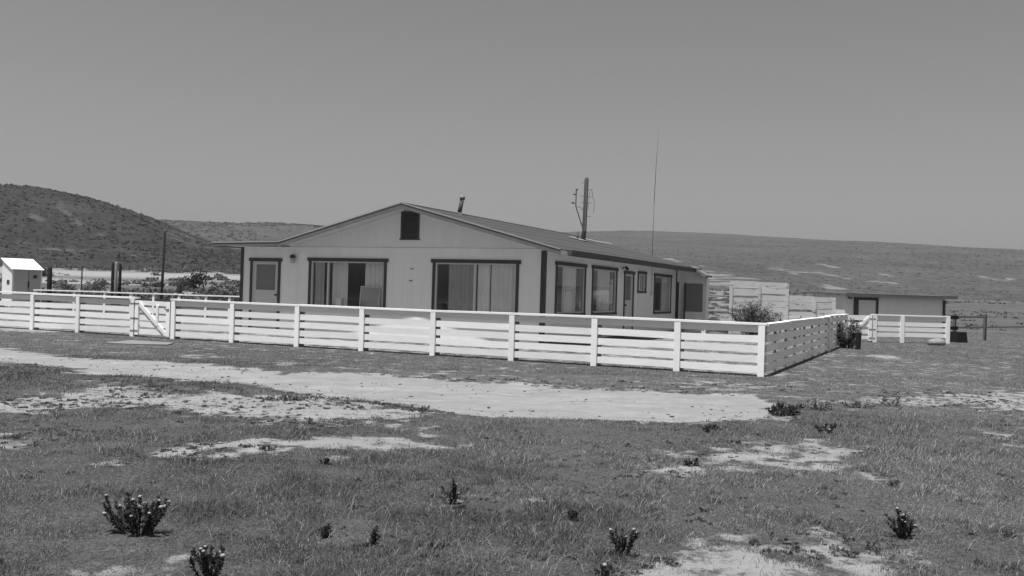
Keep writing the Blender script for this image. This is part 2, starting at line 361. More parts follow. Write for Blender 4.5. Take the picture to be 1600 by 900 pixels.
# ------------------------------------------------------------------ hills
def hill(name, m, D0, wf, wb, crest, nx, ny, x0, x1, amp, nsc, power=1.0, sandf=None, valley=None):
    cp = np.array([(lambda P: (P[0], P[2]))(at(px, py, D0)) for px, py in crest]); cp = cp[np.argsort(cp[:, 0])]
    xs = np.linspace(x0, x1, nx); ys = np.linspace(D0-wf, D0+wb, ny); X, Y = np.meshgrid(xs, ys)
    Hc = np.interp(X, cp[:, 0], cp[:, 1])
    for _ in range(2):
        k = max(1, nx//90); pad = np.pad(Hc, ((0, 0), (k, k)), mode='edge'); Hc = np.mean([pad[:, i:i+nx] for i in range(2*k+1)], 0)
    t = np.where(Y < D0, (Y-(D0-wf))/wf, 1-(Y-D0)/wb*.9); t = np.clip(t, 0, 1)
    g = ramp(X, Y)
    n = (fbm(X*nsc, Y*nsc*.6, 5)-.5)*amp*smooth(0, .25, t)*smooth(1.0, .8, t)+(fbm(X*nsc*6, Y*nsc*6, 3)-.5)*amp*.13
    fade = smooth(x0, x0+(x1-x0)*.06, X)*smooth(x1, x1-(x1-x0)*.06, X)
    if valley: fade = fade*smooth(valley[0], valley[1], X/Y)
    Zh = g-1.2*(1-smooth(0, .06, t)) + (Hc-g)*(t**power*((1.5-.5*t) if power < 1 else 1))*fade + n - 6*(1-fade)
    V = np.stack([X.ravel(), Y.ravel(), Zh.ravel()], 1)
    px, py = pix(V)
    sd = np.zeros(len(V)) if sandf is None else sandf(px, py, V)
    i = (np.arange(ny-1)[:, None]*nx+np.arange(nx-1)[None, :]).ravel()
    o = tag(tri_mesh(name, V, np.stack([i, i+1, i+nx+1, i+nx], 1), m, smooth_=True, attrs={'sand': sd}), kind='structure')
    return o, V, (xs, ys, Zh)
def seg_mask(px, py, segs):
    s = np.zeros(len(px))
    for x0, y0, x1, y1, w, k in segs:
        e = np.array([x1-x0, y1-y0], float); t = np.clip(((px-x0)*e[0]+(py-y0)*e[1])/(e@e), 0, 1)
        d = np.hypot((px-x0-t*e[0])*.5, py-y0-t*e[1]); s = np.maximum(s, k*smooth(w, w*.3, d))
    return s
def hillz(grid, x, y):
    xs, ys, Zh = grid; fx = np.clip((x-xs[0])/(xs[1]-xs[0]), 0, len(xs)-1.001); fy = np.clip((y-ys[0])/(ys[1]-ys[0]), 0, len(ys)-1.001)
    i = fx.astype(int); j = fy.astype(int); a = fx-i; b = fy-j
    return (Zh[j, i]*(1-a)+Zh[j, i+1]*a)*(1-b)+(Zh[j+1, i]*(1-a)+Zh[j+1, i+1]*a)*b
lsand = lambda px, py, V: seg_mask(px, py, [(95, 325, 125, 350, 9, 0.50), (50, 335, 68, 345, 9, 0.48), (85, 315, 130, 325, 8, 0.40), (148, 362, 160, 366, 5, 0.56), (140, 330, 165, 345, 8, 0.38), (265, 365, 330, 385, 14, 0.44),
                                              (20, 372, 60, 388, 6, 0.58), (60, 388, 130, 392, 4, 0.53), (205, 398, 240, 402, 4, 0.53), (150, 395, 175, 394, 3, 0.48), (0, 402, 60, 404, 4, 0.40)])
rsand = lambda px, py, V: seg_mask(px, py, [(1272, 412, 1313, 418, 2.5, 0.68), (1205, 419, 1245, 428, 6, 0.50), (1255, 423, 1335, 436, 3, 0.64), (1285, 447, 1340, 455, 4.5, 0.60), (1360, 438, 1403, 444, 2.4, 0.64), (1372, 428, 1408, 433, 2.4, 0.64),
                                              (1530, 432, 1556, 437, 4, 0.60), (1574, 436, 1582, 437, 3, 0.64), (1033, 402, 1062, 409, 2.8, 0.68), (1085, 405, 1092, 408, 2, 0.56), (1096, 414, 1108, 417, 3, 0.56), (1100, 426, 1185, 440, 8, 0.54), (1100, 440, 1200, 450, 9, 0.56),
                                              (1498, 464, 1556, 466, 2.5, 0.60), (1090, 435, 1140, 440, 8, 0.56), (1480, 452, 1490, 453, 2, 0.56), (1215, 410, 1235, 412, 1.6, 0.48)])
_, _, GF = hill('far_ridge', 'hill_far', 1500, 500, 300, [(-1500, 372), (-400, 352), (0, 350), (200, 346), (240, 342), (290, 344), (350, 348), (380, 350), (420, 347), (470, 352), (560, 356), (700, 372), (1000, 420), (3000, 470)], 260, 60, -2600, 600, 16, .006, .95)
_, _, GL = hill('left_hill', 'hill_dark', 420, 150, 190, [(-900, 395), (-500, 360), (-200, 318), (-80, 305), (0, 298), (50, 291.5), (100, 299), (150, 312), (200, 327), (240, 343), (262, 355), (300, 371), (340, 386), (390, 402), (460, 412), (560, 420), (1200, 440)], 240, 130, -520, 60, 9, .018, .9, lsand)
_, _, GR = hill('right_hill', 'hill_pale', 900, 690, 500, [(200, 420), (400, 398), (600, 378), (780, 366), (870, 363), (930, 361), (1000, 360), (1100, 363.5), (1200, 369.5), (1300, 375), (1400, 381), (1500, 386.5), (1600, 391), (1900, 402), (2600, 430), (3600, 460)], 420, 220, -260, 1300, 9, .006, 1.2, rsand, (-.19, -.03))

# ------------------------------------------------------------------ leafy masses
def clump_proto(n, seed, flat=.75, leaf=.16, up=.5):
    """n leaf quads spread through a lumpy dome of radius 1; returns verts (n*4,3) and per-leaf shade"""
    r = np.random.default_rng(seed)
    lobes = r.normal(size=(6, 3))*.42; lobes[:, 2] = abs(lobes[:, 2])*.8; lr = r.uniform(.38, .62, 6)
    k = r.integers(0, 6, n); d = r.normal(size=(n, 3)); d /= np.linalg.norm(d, axis=1)[:, None]; q = r.random(n)**.45
    c = lobes[k]+d*(lr[k]*q)[:, None]; c[:, 2] = abs(c[:, 2])*flat
    a = r.normal(size=(n, 3)); a[:, 2] += up; a /= np.linalg.norm(a, axis=1)[:, None]; b = np.cross(a, r.normal(size=(n, 3))); b /= np.linalg.norm(b, axis=1)[:, None]
    s = leaf*r.uniform(.6, 1.4, n)[:, None]
    V = np.stack([c-a*s, c+b*s*.55, c+a*s, c-b*s*.55], 1).reshape(-1, 3)
    return V, np.repeat(r.random(n), 4)
def scatter(name, pts, rad, m, protos, label=None, cat=None, var=.35):
    Vs = []; Sh = []
    for (x, y, z), R in zip(pts, rad):
        V, s = protos[RNG.integers(len(protos))]; t = RNG.random()*6.283; c, sn = cos(t), sin(t)
        h = RNG.uniform(.75, 1.25)
        Vs.append(np.stack([(V[:, 0]*c-V[:, 1]*sn)*R+x, (V[:, 0]*sn+V[:, 1]*c)*R+y, V[:, 2]*R*h+z], 1)); Sh.append(np.clip(s*(1-var)+RNG.random()*var, 0, 1))
    V = np.concatenate(Vs); n = len(V)//4
    o = tri_mesh(name, V, np.arange(n*4).reshape(-1, 4), m, shade=np.concatenate(Sh))
    return tag(o, label, cat, kind='stuff')
PR = [clump_proto(46, i, .7, .26) for i in range(6)]
PRm = [clump_proto(110, 60+i, .6, .17) for i in range(6)]
PRw = [clump_proto(36, 80+i, .45, .27, 1.2) for i in range(6)]
PRt = [clump_proto(15, 120+i, .65, .40) for i in range(8)]
PRs = [clump_proto(22, 20+i, .6, .34) for i in range(6)]
PRn = [clump_proto(240, 40+i, .75, .095) for i in range(5)]
# chaparral over the left hill
n = 15000; x = RNG.uniform(-400, 20, n); y = RNG.uniform(272, 432, n); z = hillz(GL, x, y)
px, py = pix(np.stack([x, y, z], 1)); sd = lsand(px, py, None)
kp = (px > -120) & (px < 480) & (z > ramp(x, y)+.2) & (RNG.random(n) > sd*1.25) & (fbm(x*.03, y*.03) > .28)
scatter('chaparral', np.stack([x, y, z-.2], 1)[kp], RNG.uniform(.35, 1.15, n)[kp], 'brush', PRt, 'dark chaparral covering the rounded left hill', 'chaparral')
# low scrub speckling the right hill
n = 5200; y = 215+560*RNG.random(n)**1.7; x = RNG.uniform(.02, .62, n)*y; z = hillz(GR, x, y)
px, py = pix(np.stack([x, y, z], 1)); sd = rsand(px, py, None)
kp = (RNG.random(n) > sd*1.4) & (fbm(x*.02, y*.01) > .40+.2*RNG.random(n)-.1)
scatter('hill_scrub', np.stack([x, y, z-.15], 1)[kp], (RNG.uniform(.2, .6, n)*(.7+y/1200))[kp], 'hill_tuft', PRs, 'low scrub speckling the long grassy right hill', 'scrub')
n = 3600; x = RNG.uniform(-760, -150, n); y = RNG.uniform(1010, 1500, n); z = hillz(GF, x, y)
kp = fbm(x*.01, y*.01) > .36
scatter('ridge_scrub', np.stack([x, y, z-.3], 1)[kp], RNG.uniform(1.2, 3.4, n)[kp], 'brush', PRs, 'scrub covering the low far ridge behind the left hill', 'scrub')
# scrub in the dry field on the left, up to the foot of the hill
n = 1500; y = 56+230*RNG.random(n)**1.2; x = -y*RNG.uniform(.27, .62, n); z = gh(x, y)
kp = (fbm(x*.045+3, y*.03) > .50) | (RNG.random(n) < .05) | ((y > 225) & (RNG.random(n) < .6))
kp &= ~((y > 120) & (y < 215) & (fbm(x*.03+3, y*.03) < .60))
scatter('field_scrub', np.stack([x, y, z-.1], 1)[kp], (RNG.uniform(.4, 1.1, n)*(.7+y/300))[kp], 'brush_near', PRm, 'patchy scrub in the dry field below the left hill', 'scrub')
n = 620; y = 41+26*RNG.random(n); x = -y*RNG.uniform(.20, .62, n); z = gh(x, y)
kp = (fbm(x*.13, y*.13) > .46)
scatter('yard_edge_scrub', np.stack([x, y, z-.06], 1)[kp], (RNG.uniform(.22, .52, n))[kp], 'brush_near', PRn, 'low grey scrub beyond the back rail fence on the left', 'scrub')
# weeds along the foot of the right hill and around the shed
n = 2400; y = 43+170*RNG.random(n)**1.3; x = y*RNG.uniform(.2, .62, n); z = gh(x, y); kp = fbm(x*.08+7, y*.05) > .50-.10*smooth(150, 200, y)
scatter('right_field_scrub', np.stack([x, y, z-.06], 1)[kp], (RNG.uniform(.10, .24, n)*(.7+y/130))[kp], 'field_weed', PRs, 'low dark weeds in the field right of the low shed', 'scrub')
# bushes that can be told apart in the left field
def bush(name, px, py, D, w, h, m, label, seed, n=420, leaf=.07, group=None):
    w *= .72; h *= .66; n = int(n*1.8); P = at(px, py, D); x, y = P[0], P[1]; z = float(gh(x, y))
    o = empty(name, (x, y, z), seed, label, 'bush', group)
    V, s = clump_proto(n, seed, .8, leaf); V = V*[w, w, h*1.1]; k = len(V)//4
    tri_mesh('foliage', V, np.arange(k*4).reshape(-1, 4), m, shade=s, parent=o)
    b = MB()
    for i in range(5):
        t = i*1.3+seed; b.tube([(0, 0, -.05), (.15*w*cos(t), .15*w*sin(t), .3*h), (.35*w*cos(t), .35*w*sin(t), .65*h)], [.05*h, .035*h, .015*h], 5)
    b.build('stems', 'stem', o)
    return o
bush('scrub_bush', 62, 412, 150, 2.6, 3.2, 'brush', 'dark round bush rising behind the right edge of the small white shed', 101)
bush('scrub_bush', 106, 422, 82, 1.5, 1.5, 'brush_near', 'low round bush between the thick dark post and the thin stake', 102)
bush('scrub_bush', 149, 420, 86, 1.9, 1.8, 'brush_near', 'bush between the thin stake and the paired posts', 103)
bush('scrub_bush', 200, 428, 62, 2.2, 1.9, 'brush_near', 'broad grey bush right of the paired fence posts', 104, 700, .07)
bush('scrub_bush', 302, 420, 95, 2.3, 3.0, 'brush', 'dark upright bush in the pale field right of the tall pole', 105)
bush('scrub_bush', 245, 421, 105, 2.0, 1.4, 'brush', 'low bush in the pale field behind the tall pole', 106)
bush('scrub_bush', 352, 434, 64, 2.4, 2.3, 'brush_near', 'large grey bush next to the left corner of the house', 107, 700, .07)

# ------------------------------------------------------------------ house
TH = 0.436
HC = np.array([.824, 24.15, 0.0])
house = empty('ranch_house', HC, -TH, 'long single storey white ranch house with dark trim and low gable roof', 'house')
# local frame: x to the right along the front (left corner at -10.03), y back along the side, z up
W = 10.03; LEN = 13.15; ZW = 2.53; RID = 3.96; RZ = 3.71; SL = .260
class Wall:
    def __init__(s, kind): s.k = kind
    def p(s, a, d, z):      # a along the wall, d outwards
        return (-a, -d, z) if s.k == 'front' else (d, a, z)
    def box(s, mb, a0, a1, d0, d1, z0, z1):
        p = s.p(a0, d0, z0); q = s.p(a1, d1, z1); return mb.box(p[0], q[0], p[1], q[1], z0, z1)
FR = Wall('front'); SD = Wall('side')
def wall_panel(w, a0, a1, z0, z1, openings, th=.12):
    mb = MB(); A = sorted({a0, a1, *[o[0] for o in openings], *[o[1] for o in openings]}); Zs = sorted({z0, z1, *[o[2] for o in openings], *[o[3] for o in openings]})
    A = [a for a in A if a0 <= a <= a1]; Zs = [z for z in Zs if z0 <= z <= z1]
    solid = lambda i, j: 0 <= i < len(A)-1 and 0 <= j < len(Zs)-1 and not any(o[0] <= (A[i]+A[i+1])/2 <= o[1] and o[2] <= (Zs[j]+Zs[j+1])/2 <= o[3] for o in openings)
    for i in range(len(A)-1):
        for j in range(len(Zs)-1):
            if not solid(i, j): continue
            a, b, c, d = A[i], A[i+1], Zs[j], Zs[j+1]
            mb.add([w.p(a, 0, c), w.p(b, 0, c), w.p(b, 0, d), w.p(a, 0, d)], [(0, 1, 2, 3)])
            mb.add([w.p(a, -th, c), w.p(b, -th, c), w.p(b, -th, d), w.p(a, -th, d)], [(3, 2, 1, 0)])
            for di, dj, e in ((-1, 0, ((a, c), (a, d))), (1, 0, ((b, c), (b, d))), (0, -1, ((a, c), (b, c))), (0, 1, ((a, d), (b, d)))):
                if not solid(i+di, j+dj):
                    (p, q), (r, s) = e; mb.add([w.p(p, 0, q), w.p(r, 0, s), w.p(r, -th, s), w.p(p, -th, q)], [(0, 1, 2, 3)])
    return mb
WL = (4.90, 7.42, .72, 2.13); WR = (.80, 3.24, .72, 2.14); DF = (8.63, 9.60, .06, 2.10)
W1 = (.86, 2.98, .86, 2.16); W2 = (3.70, 5.82, .86, 2.16); DS = (6.72, 7.58, .06, 2.10); WS = (8.18, 9.0, 1.57, 2.14); W3 = (10.15, 12.28, .84, 2.12)
wall_panel(FR, 0.0, W, .0, 2.546, [WL, WR, DF]).build('front_wall', 'siding', house)
wall_panel(SD, .125, LEN, .0, 2.60, [W1, W2, DS, WS, W3]).build('side_wall', 'siding', house)
MB().box(-W, -W+.12, .125, LEN, 0, ZW).build('side_wall', 'siding', house)
MB().box(-W+.125, -.125, LEN-.12, LEN, 0, ZW).build('back_wall', 'siding', house)
MB().box(-W+.13, -.13, .13, LEN-.13, -.05, .055).build('floor', 'floor', house)
MB().box(-W+.13, -.13, 4.6, 4.7, .06, 2.45).build('partition', 'inside', house)
MB().box(-4.35, -4.25, .13, 4.59, .06, 2.45).build('partition', 'inside', house)
MB().box(-4.6, -4.5, 4.71, LEN-.13, .06, 2.45).build('partition', 'inside', house)
MB().box(-W+.13, -.13, .13, LEN-.13, 2.455, 2.50).build('ceiling', 'inside', house)
# gable over the front wall, lapping it with a seam
und = lambda u: RZ-.066-SL*abs(RID-u)
for yy, nm in ((-.022, 'gable'), (LEN-.06, 'gable')):
    MB().prism([(-.03, yy, 2.575), (-.03, yy, und(.03)), (-RID, yy, und(RID)), (-8.1, yy, und(8.1)), (-8.1, yy, 2.555 if und(8.1) < 2.575 else 2.575)][:5], (0, .08, 0)).build(nm, 'gable', house)
FR.box(MB(), .02, 8.2, 0, .030, 2.553, 2.585).build('seam_batten', 'siding', house)
# roof: two slopes and a flatter lean-to on the left, each of lapped strips of roofing
OV = .70; BK = LEN+.45
def slope(name, u0, z0, u1, z1, n):
    s = MB(); t = .05
    s.prism([(-u0, -OV+.01, z0-.012), (-u1, -OV+.01, z1-.012), (-u1, -OV+.01, z1-.012-t), (-u0, -OV+.01, z0-.012-t)], (0, BK+OV-.01, 0))
    r = s.build(name, 'soffit', house)
    for i in range(n):                        # strips, lowest first (u1 is the eave)
        f0 = i/n; f1 = (i+1)/n
        a = u0+(u1-u0)*f0; b = u0+(u1-u0)*min(1, f1+.02); za = z0+(z1-z0)*f0; zb = z0+(z1-z0)*min(1, f1+.02)
        jig = random.uniform(-.004, .004)
        MB().prism([(-a, -OV, za-.008), (-a, -OV, za+.004), (-b, -OV, zb+.010+jig*.5), (-b, -OV, zb-.002)], (0, BK+OV, 0)).build('roofing_strip', 'roofing', r)
    return r
slope('roof_slope', RID-.01, RZ, -.72, RZ-SL*(RID+.72), 6)
slope('roof_slope', RID+.01, RZ, 8.08, RZ-SL*(8.08-RID), 5)
zb = RZ-SL*(8.08-RID); slope('lean_to_roof', 8.07, zb+.012, 10.56, zb-.035, 3)
MB().tube([(-RID, -OV, RZ+.0), (-RID, BK, RZ+.0)], .035, 8).build('ridge_cap', 'roofing', house)
def rake(u0, z0, u1, z1, h=.13, y=-OV-.03):
    MB().prism([(-u0, y, z0-.004), (-u1, y, z1-.004), (-u1, y, z1-h), (-u0, y, z0-h)], (0, .036, 0)).build('barge_board', 'fascia', house)
    MB().prism([(-u0, y-.012, z0+.032), (-u1, y-.012, z1+.032), (-u1, y-.012, z1-.0), (-u0, y-.012, z0-.0)], (0, .010, 0)).build('drip_edge', 'drip', house)
rake(RID-.005, RZ, -.72, RZ-SL*(RID+.72)); rake(RID+.005, RZ, 8.08, zb); rake(8.09, zb+.0, 10.56, zb-.035, .09)
# rafters seen under the overhangs
for yy in np.arange(.25, LEN, .61):
    MB().prism([(.002, yy, und(0)-.0), (.62, yy, und(-.62)-.0), (.62, yy, und(-.62)-.08), (.002, yy, und(0)-.10)], (0, .045, 0)).build('rafter_tail', 'siding', house)
ze = RZ-SL*(RID+.72)
g = MB(); g.prism([(.725, -.22, ze+.015), (.86, -.22, ze+.015), (.835, -.22, ze-.115), (.725, -.22, ze-.13)], (0, BK+.22, 0)); g.build('gutter', 'trim', house)
MB().box(-W-.535, -W-.50, -OV, BK, zb-.13, zb-.05).build('fascia_board', 'fascia', house)
# corner boards
MB().box(-.085, .03, -.03, -.002, -.02, 2.50).build('corner_board', 'trim', house)
MB().box(.002, .03, -.001, .10, -.02, 2.50).build('corner_board', 'trim', house)
MB().box(-W-.03, -W+.07, -.03, -.002, -.02, 2.52).build('corner_board', 'trim', house)
MB().box(.002, .03, LEN-.08, LEN+.01, -.02, 2.5).build('corner_board', 'trim', house)
# thin dark strip along the foot of the side wall, concrete steps
SD.box(MB(), .11, LEN-.02, .002, .02, -.02, .11).build('dark_base_strip', 'trim', house)

def curtain(w, a0, a1, z0, z1, d, m='curtain', amp=.028, parent=None, per=.14, ph=0):
    n = max(6, int((a1-a0)/.02)); mb = MB(); P = []
    for i in range(n+1):
        a = a0+(a1-a0)*i/n; q = d+amp*sin(2*pi*a/per+ph)+.4*amp*sin(2*pi*a/per*.37+1+ph)
        P += [w.p(a, q, z0), w.p(a, q*1.0+.01, z1)]
    mb.add(P, [(2*i, 2*i+2, 2*i+3, 2*i+1) for i in range(n)])
    return mb.build('curtain', m, parent, sm=True)
def window(w, o, split, curtains, ears=True, sill=True, cw=.085, head=.10):
    a0, a1, z0, z1 = o
    c = MB(); d1 = .028
    w.box(c, a0-cw, a0-.002, .002, d1, z0, z1); w.box(c, a1+.002, a1+cw, .002, d1, z0, z1)
    e = .05 if ears else 0
    w.box(c, a0-cw-e, a1+cw+e, .002, d1+.012, z1+.001, z1+head)
    if sill: w.box(c, a0-cw, a1+cw, .002, d1+.012, z0-.075, z0-.001)
    t = c.build('window', 'trim', house)
    f = MB(); fw = .035
    for q in ((a0+.001, a0+fw, z0+.001, z1-.001), (a1-fw, a1-.001, z0+.001, z1-.001), (a0+fw, a1-fw, z0+.001, z0+fw), (a0+fw, a1-fw, z1-fw, z1-.001)): w.box(f, q[0], q[1], -.075, -.01, q[2], q[3])
    f.build('frame', 'alu', t)
    ed = [a0+fw]+[s for s in split]+[a1-fw]
    for s in split: w.box(MB(), s-.026, s+.026, -.070, -.004, z0+fw, z1-fw).build('mullion', 'alu', t)
    for i in range(len(ed)-1):
        p = ed[i]+(.026 if i else 0)+.001; q = ed[i+1]-(.026 if i < len(ed)-2 else 0)-.001
        w.box(MB(), p, q, -.048 if i % 2 else -.036, -.044 if i % 2 else -.032, z0+fw+.001, z1-fw-.001).build('pane', 'glass', t)
    for k, (c0, c1, m, *dd) in enumerate(curtains): curtain(w, c0, c1, max(.12, z0-.3), z1+.06, dd[0] if dd else -.125-.03*(k % 2), m, parent=t, ph=k)
    return t
M['curtain_dark'] = mat('brown_curtain_cloth', .42, .9, .1, noise=(3, .1))
wl = window(FR, WL, [6.83], [(7.02, 7.40, 'curtain_dark'), (6.36, 6.92, 'curtain', -.34), (4.80, 5.76, 'curtain', -.34)], sill=False)
wr = window(FR, WR, [2.03], [(2.05, 2.90, 'curtain_dark'), (1.64, 2.02, 'curtain'), (.80, 1.60, 'curtain')], sill=False)
window(SD, W1, [], [(1.64, 2.62, 'curtain')]); window(SD, W2, [], [(4.46, 5.52, 'curtain')])
window(SD, W3, [11.2], [(11.5, 12.6, 'curtain')]); window(SD, WS, [8.6], [(8.2, 8.62, 'curtain_dark'), (8.62, 8.98, 'curtain')], ears=False)

def door(w, o, pane, knob, step):
    a0, a1, z0, z1 = o; c = MB(); cw = .085
    w.box(c, a0-cw, a0-.002, .002, .03, .0, z1); w.box(c, a1+.002, a1+cw, .002, .03, .0, z1); w.box(c, a0-cw-.05, a1+cw+.05, .002, .042, z1+.001, z1+.10)
    c.build('door_frame', 'trim', house)
    d = MB(); p0, p1, q0, q1 = pane
    for a, b, s, t in ((a0+.004, p0, z0, z1-.004), (p1, a1-.004, z0, z1-.004), (p0, p1, z0, q0), (p0, p1, q1, z1-.004)): w.box(d, a, b, -.065, -.02, s, t)
    dr = d.build('door', 'door', house)
    fr = MB()
    for a, b, s, t in ((p0-.03, p0, q0-.03, q1+.03), (p1, p1+.03, q0-.03, q1+.03), (p0, p1, q0-.03, q0), (p0, p1, q1, q1+.03)): w.box(fr, a, b, -.0195, -.010, s, t)
    fr.build('pane_bead', 'screen', dr)
    w.box(MB(), p0, p1, -.045, -.04, q0, q1).build('pane', 'screen', dr)
    k = MB(); kp = w.p(knob[0], .03, knob[1]); k.ball(kp, .034, 10, 6); k.tube([w.p(knob[0], -.02, knob[1]), kp], .014, 8); k.build('door_handle', 'darkmetal', dr, sm=True)
    w.box(MB(), a0-.25, a1+.25, .035, step, -.05, .05).build('step', 'concrete', house)
door(FR, DF, (8.79, 9.44, 1.27, 1.97), (8.69, 1.10), .9)
door(SD, DS, (6.93, 7.38, 1.27, 2.0), (6.79, 1.08), .9)
# louvred vent high in the gable
v = MB()
for a, b, s, t in ((3.78, 3.85, 2.80, 3.56), (4.30, 4.37, 2.80, 3.56), (3.86, 4.29, 3.48, 3.56), (3.75, 4.40, 2.76, 2.799)): FR.box(v, a, b, .023, .055, s, t)
vt = v.build('gable_vent', 'trim', house)
FR.box(MB(), 3.85, 4.30, .0225, .027, 2.80, 3.48).build('vent_back', 'darkmetal', vt)
for i in range(9):
    z = 2.83+i*.072
    MB().prism([FR.p(3.855, .028, z+.05), FR.p(3.855, .032, z+.055), FR.p(3.855, .052, z+.006), FR.p(3.855, .048, z)], (-.44, 0, 0)).build('louvre', 'trim', vt)
# wall lamps
l = MB(); l.ball(FR.p(8.05, .09, 2.25), .085, 10, 6, (1, 1, .8)); l.tube([FR.p(8.05, 0, 2.24), FR.p(8.05, .09, 2.25)], .03, 8); wlamp = l.build('wall_lamp', 'darkmetal', house, sm=True)
MB().tube([FR.p(8.05, .09, 2.21), FR.p(8.05, .09, 2.10), FR.p(8.05, .09, 2.05)], [.06, .065, .045], 10).build('lamp_glass', 'lamp', wlamp, sm=True)
l = MB(); l.tube([SD.p(6.40, 0, 2.27), SD.p(6.40, .14, 2.30)], .022, 8); l.tube([SD.p(6.40, .12, 2.33), SD.p(6.40, .2, 2.22)], [.03, .06], 8); l.build('wall_lamp', 'darkmetal', house)
# conduit down the side wall with its little box
cd = MB(); cd.tube([SD.p(9.72, .03, 2.50), SD.p(9.74, .03, 1.55)], .016, 8); SD.box(cd, 9.66, 9.82, .002, .05, 1.42, 1.56); cd.build('conduit', 'door', house)
# brackets and faucet bits on the front wall
for a, z in ((3.99, 1.95), (4.02, 1.62)):
    FR.box(MB(), a-.05, a+.05, .001, .02, z, z+.02).build('wall_bracket', 'darkmetal', house)
# flue, vent pipe on the roof
fl = MB(); fl.tube([(-4.02, 2.66, 3.60), (-3.90, 2.66, 4.20)], .066, 14); flue = fl.build('flue_pipe', 'rust', house, sm=True)
MB().tube([(-3.905, 2.66, 4.16), (-3.888, 2.66, 4.27)], .08, 14).build('flue_cap', 'metal', flue, sm=True)
MB().tube([(-4.025, 2.66, 3.66), (-4.02, 2.66, 3.76)], [.16, .095], 14).build('flashing', 'metal', flue, sm=True)
vp = MB(); vp.tube([(-2.52, 8.85, 3.2), (-2.52, 8.85, 3.62)], .05, 10); vpo = vp.build('vent_pipe', 'rust', house, sm=True)
MB().prism([(-2.75, 8.6, RZ-SL*(RID-2.75)+.03), (-2.2, 8.6, RZ-SL*(RID-2.2)+.03), (-2.2, 8.6, RZ-SL*(RID-2.2)+.055), (-2.75, 8.6, RZ-SL*(RID-2.75)+.055)], (0, .5, 0)).build('flashing', 'drip', vpo)
# the porch wing at the far end of the side wall
wy = LEN+.15
wf = MB()
wf.prism([(-.0, wy, 1.96), (1.10, wy, 1.93), (1.10, wy, 2.17), (.60, wy, 2.44), (-.0, wy, 2.46)], (0, .06, 0))
wf.box(.33, 1.10, wy, wy+.06, -.02, .84); wf.box(1.0, 1.10, wy, wy+.06, .8401, 1.9299); wf.build('porch_wall', 'siding', house)
MB().box(.345, .997, wy+.02, wy+.035, .845, 1.929).build('porch_screen', 'screen', house)
MB().box(.0, .07, wy-.03, wy-.002, -.02, 1.98).build('porch_post', 'trim', house)
MB().box(.27, .328, wy-.01, wy+.07, -.02, 1.955).build('porch_post', 'trim', house)
MB().box(1.102, 1.15, wy-.02, wy+.35, -.02, 2.14).build('porch_side_wall', 'siding', house)
MB().box(.0, 1.10, wy+.30, wy+.35, -.02, 2.2).build('porch_back_wall', 'siding', house)
MB().box(0.0, 1.1, wy-.3, wy+.29, -.05, .03).build('porch_floor', 'concrete', house)
MB().prism([(.50, wy-.55, 2.60), (.62, wy-.55, 2.60), (1.24, wy-.55, 2.25), (1.24, wy-.55, 2.18), (.50, wy-.55, 2.53)], (0, .99, 0)).build('porch_roof', 'fascia', house)
def hw(x, y, z):    # house local to world
    c, s = cos(-TH), sin(-TH); return (HC[0]+x*c-y*s, HC[1]+x*s+y*c, z)
# things seen behind the left window
o = empty('leaning_frame', hw(-5.52, .17, .06), -TH, 'pale empty frame leaning behind the glass of the left front window', 'frame')
fb = MB()
for a, b in (((-.33, .0, 0), (-.31, .10, 1.36)), ((.31, 0, 0), (.33, .10, 1.36)), ((-.33, .1, 1.36), (.35, .1, 1.36)), ((-.31, .04, .5), (.33, .04, .5))): fb.bar(a, b, .04, .03, (0, 1, .1))
fb.build('rails', 'alu', o)
MB().box(-.28, .30, .07, .085, .1, 1.34).build('panel', 'curtain_dark', o)
bx = MB(); bx.box(-.10, .10, -.08, .10, .06, 1.06)
tag(bx.build('storage_box', 'curtain', None), 'narrow pale box standing inside behind the left front window', 'box').matrix_world = Matrix.Translation(hw(-6.55, .24, 0)) @ Matrix.Rotation(-TH, 4, 'Z')

# antennas
WHV = 14.6
zr = RZ-SL*(RID-2.42)
ant = empty('roof_antenna', hw(-2.42, 9.19, zr), -TH+.436, 'stout dark roof mast with rungs and a small side aerial', 'antenna')
mm = MB(); mm.tube([(0, 0, -.12), (.03, 0, .4), (.06, 0, 2.22), (.065, 0, 2.30)], [.085, .08, .075, .05], 12); mm.build('mast', 'rust', ant, sm=True)
MB().tube([(.055, -.085, .35), (.075, -.08, 2.24)], .02, 6).build('cable', 'metal', ant)
for z, a, b in ((2.10, -.17, .0), (1.62, -.17, .0), (1.40, -.17, .0), (1.14, -.17, .0), (.62, -.17, 0), (.9, 0, .2), (1.38, 0, .2), (1.60, 0, .2), (1.86, 0, .22)):
    MB().tube([(.04+a, 0, z), (.06+b, 0, z)], .010, 6).build('rung', 'darkmetal', ant)
sa = MB(); sa.tube([(.01, 0, .36), (-.30, 0, 1.24), (-.30, 0, 1.82)], .018, 7); sa.tube([(-.30, 0, 1.24), (.03, 0, 1.17)], .010, 6); sarm = sa.build('side_arm', 'darkmetal', ant)
for c, r in (((-.28, 0, 1.85), .04), ((-.37, 0, 1.68), .035), ((-.41, 0, 1.37), .045)):
    b = MB(); b.ball(c, r, 8, 6, (1.2, 1, .8)); b.tube([c, (-.30, 0, c[2]-.03)], .012, 6); b.build('insulator', 'darkmetal', sarm, sm=True)
lw = MB(); lw.tube([(.26, 0, 1.86), (.30, 0, 1.6), (.36, 0, 1.45), (.36, 0, 1.2), (.34, 0, 1.04)], .008, 6); lw.tube([(.2, 0, 1.86), (.16, 0, 1.5), (.15, 0, 1.1)], .006, 6); lw.build('loose_wire', 'darkmetal', ant)
MB().tube([(.05, -.03, .09), (.55, -.2, -.02), (1.0, -.4, -.09)], .014, 6).build('guy_wire', 'drip', ant)
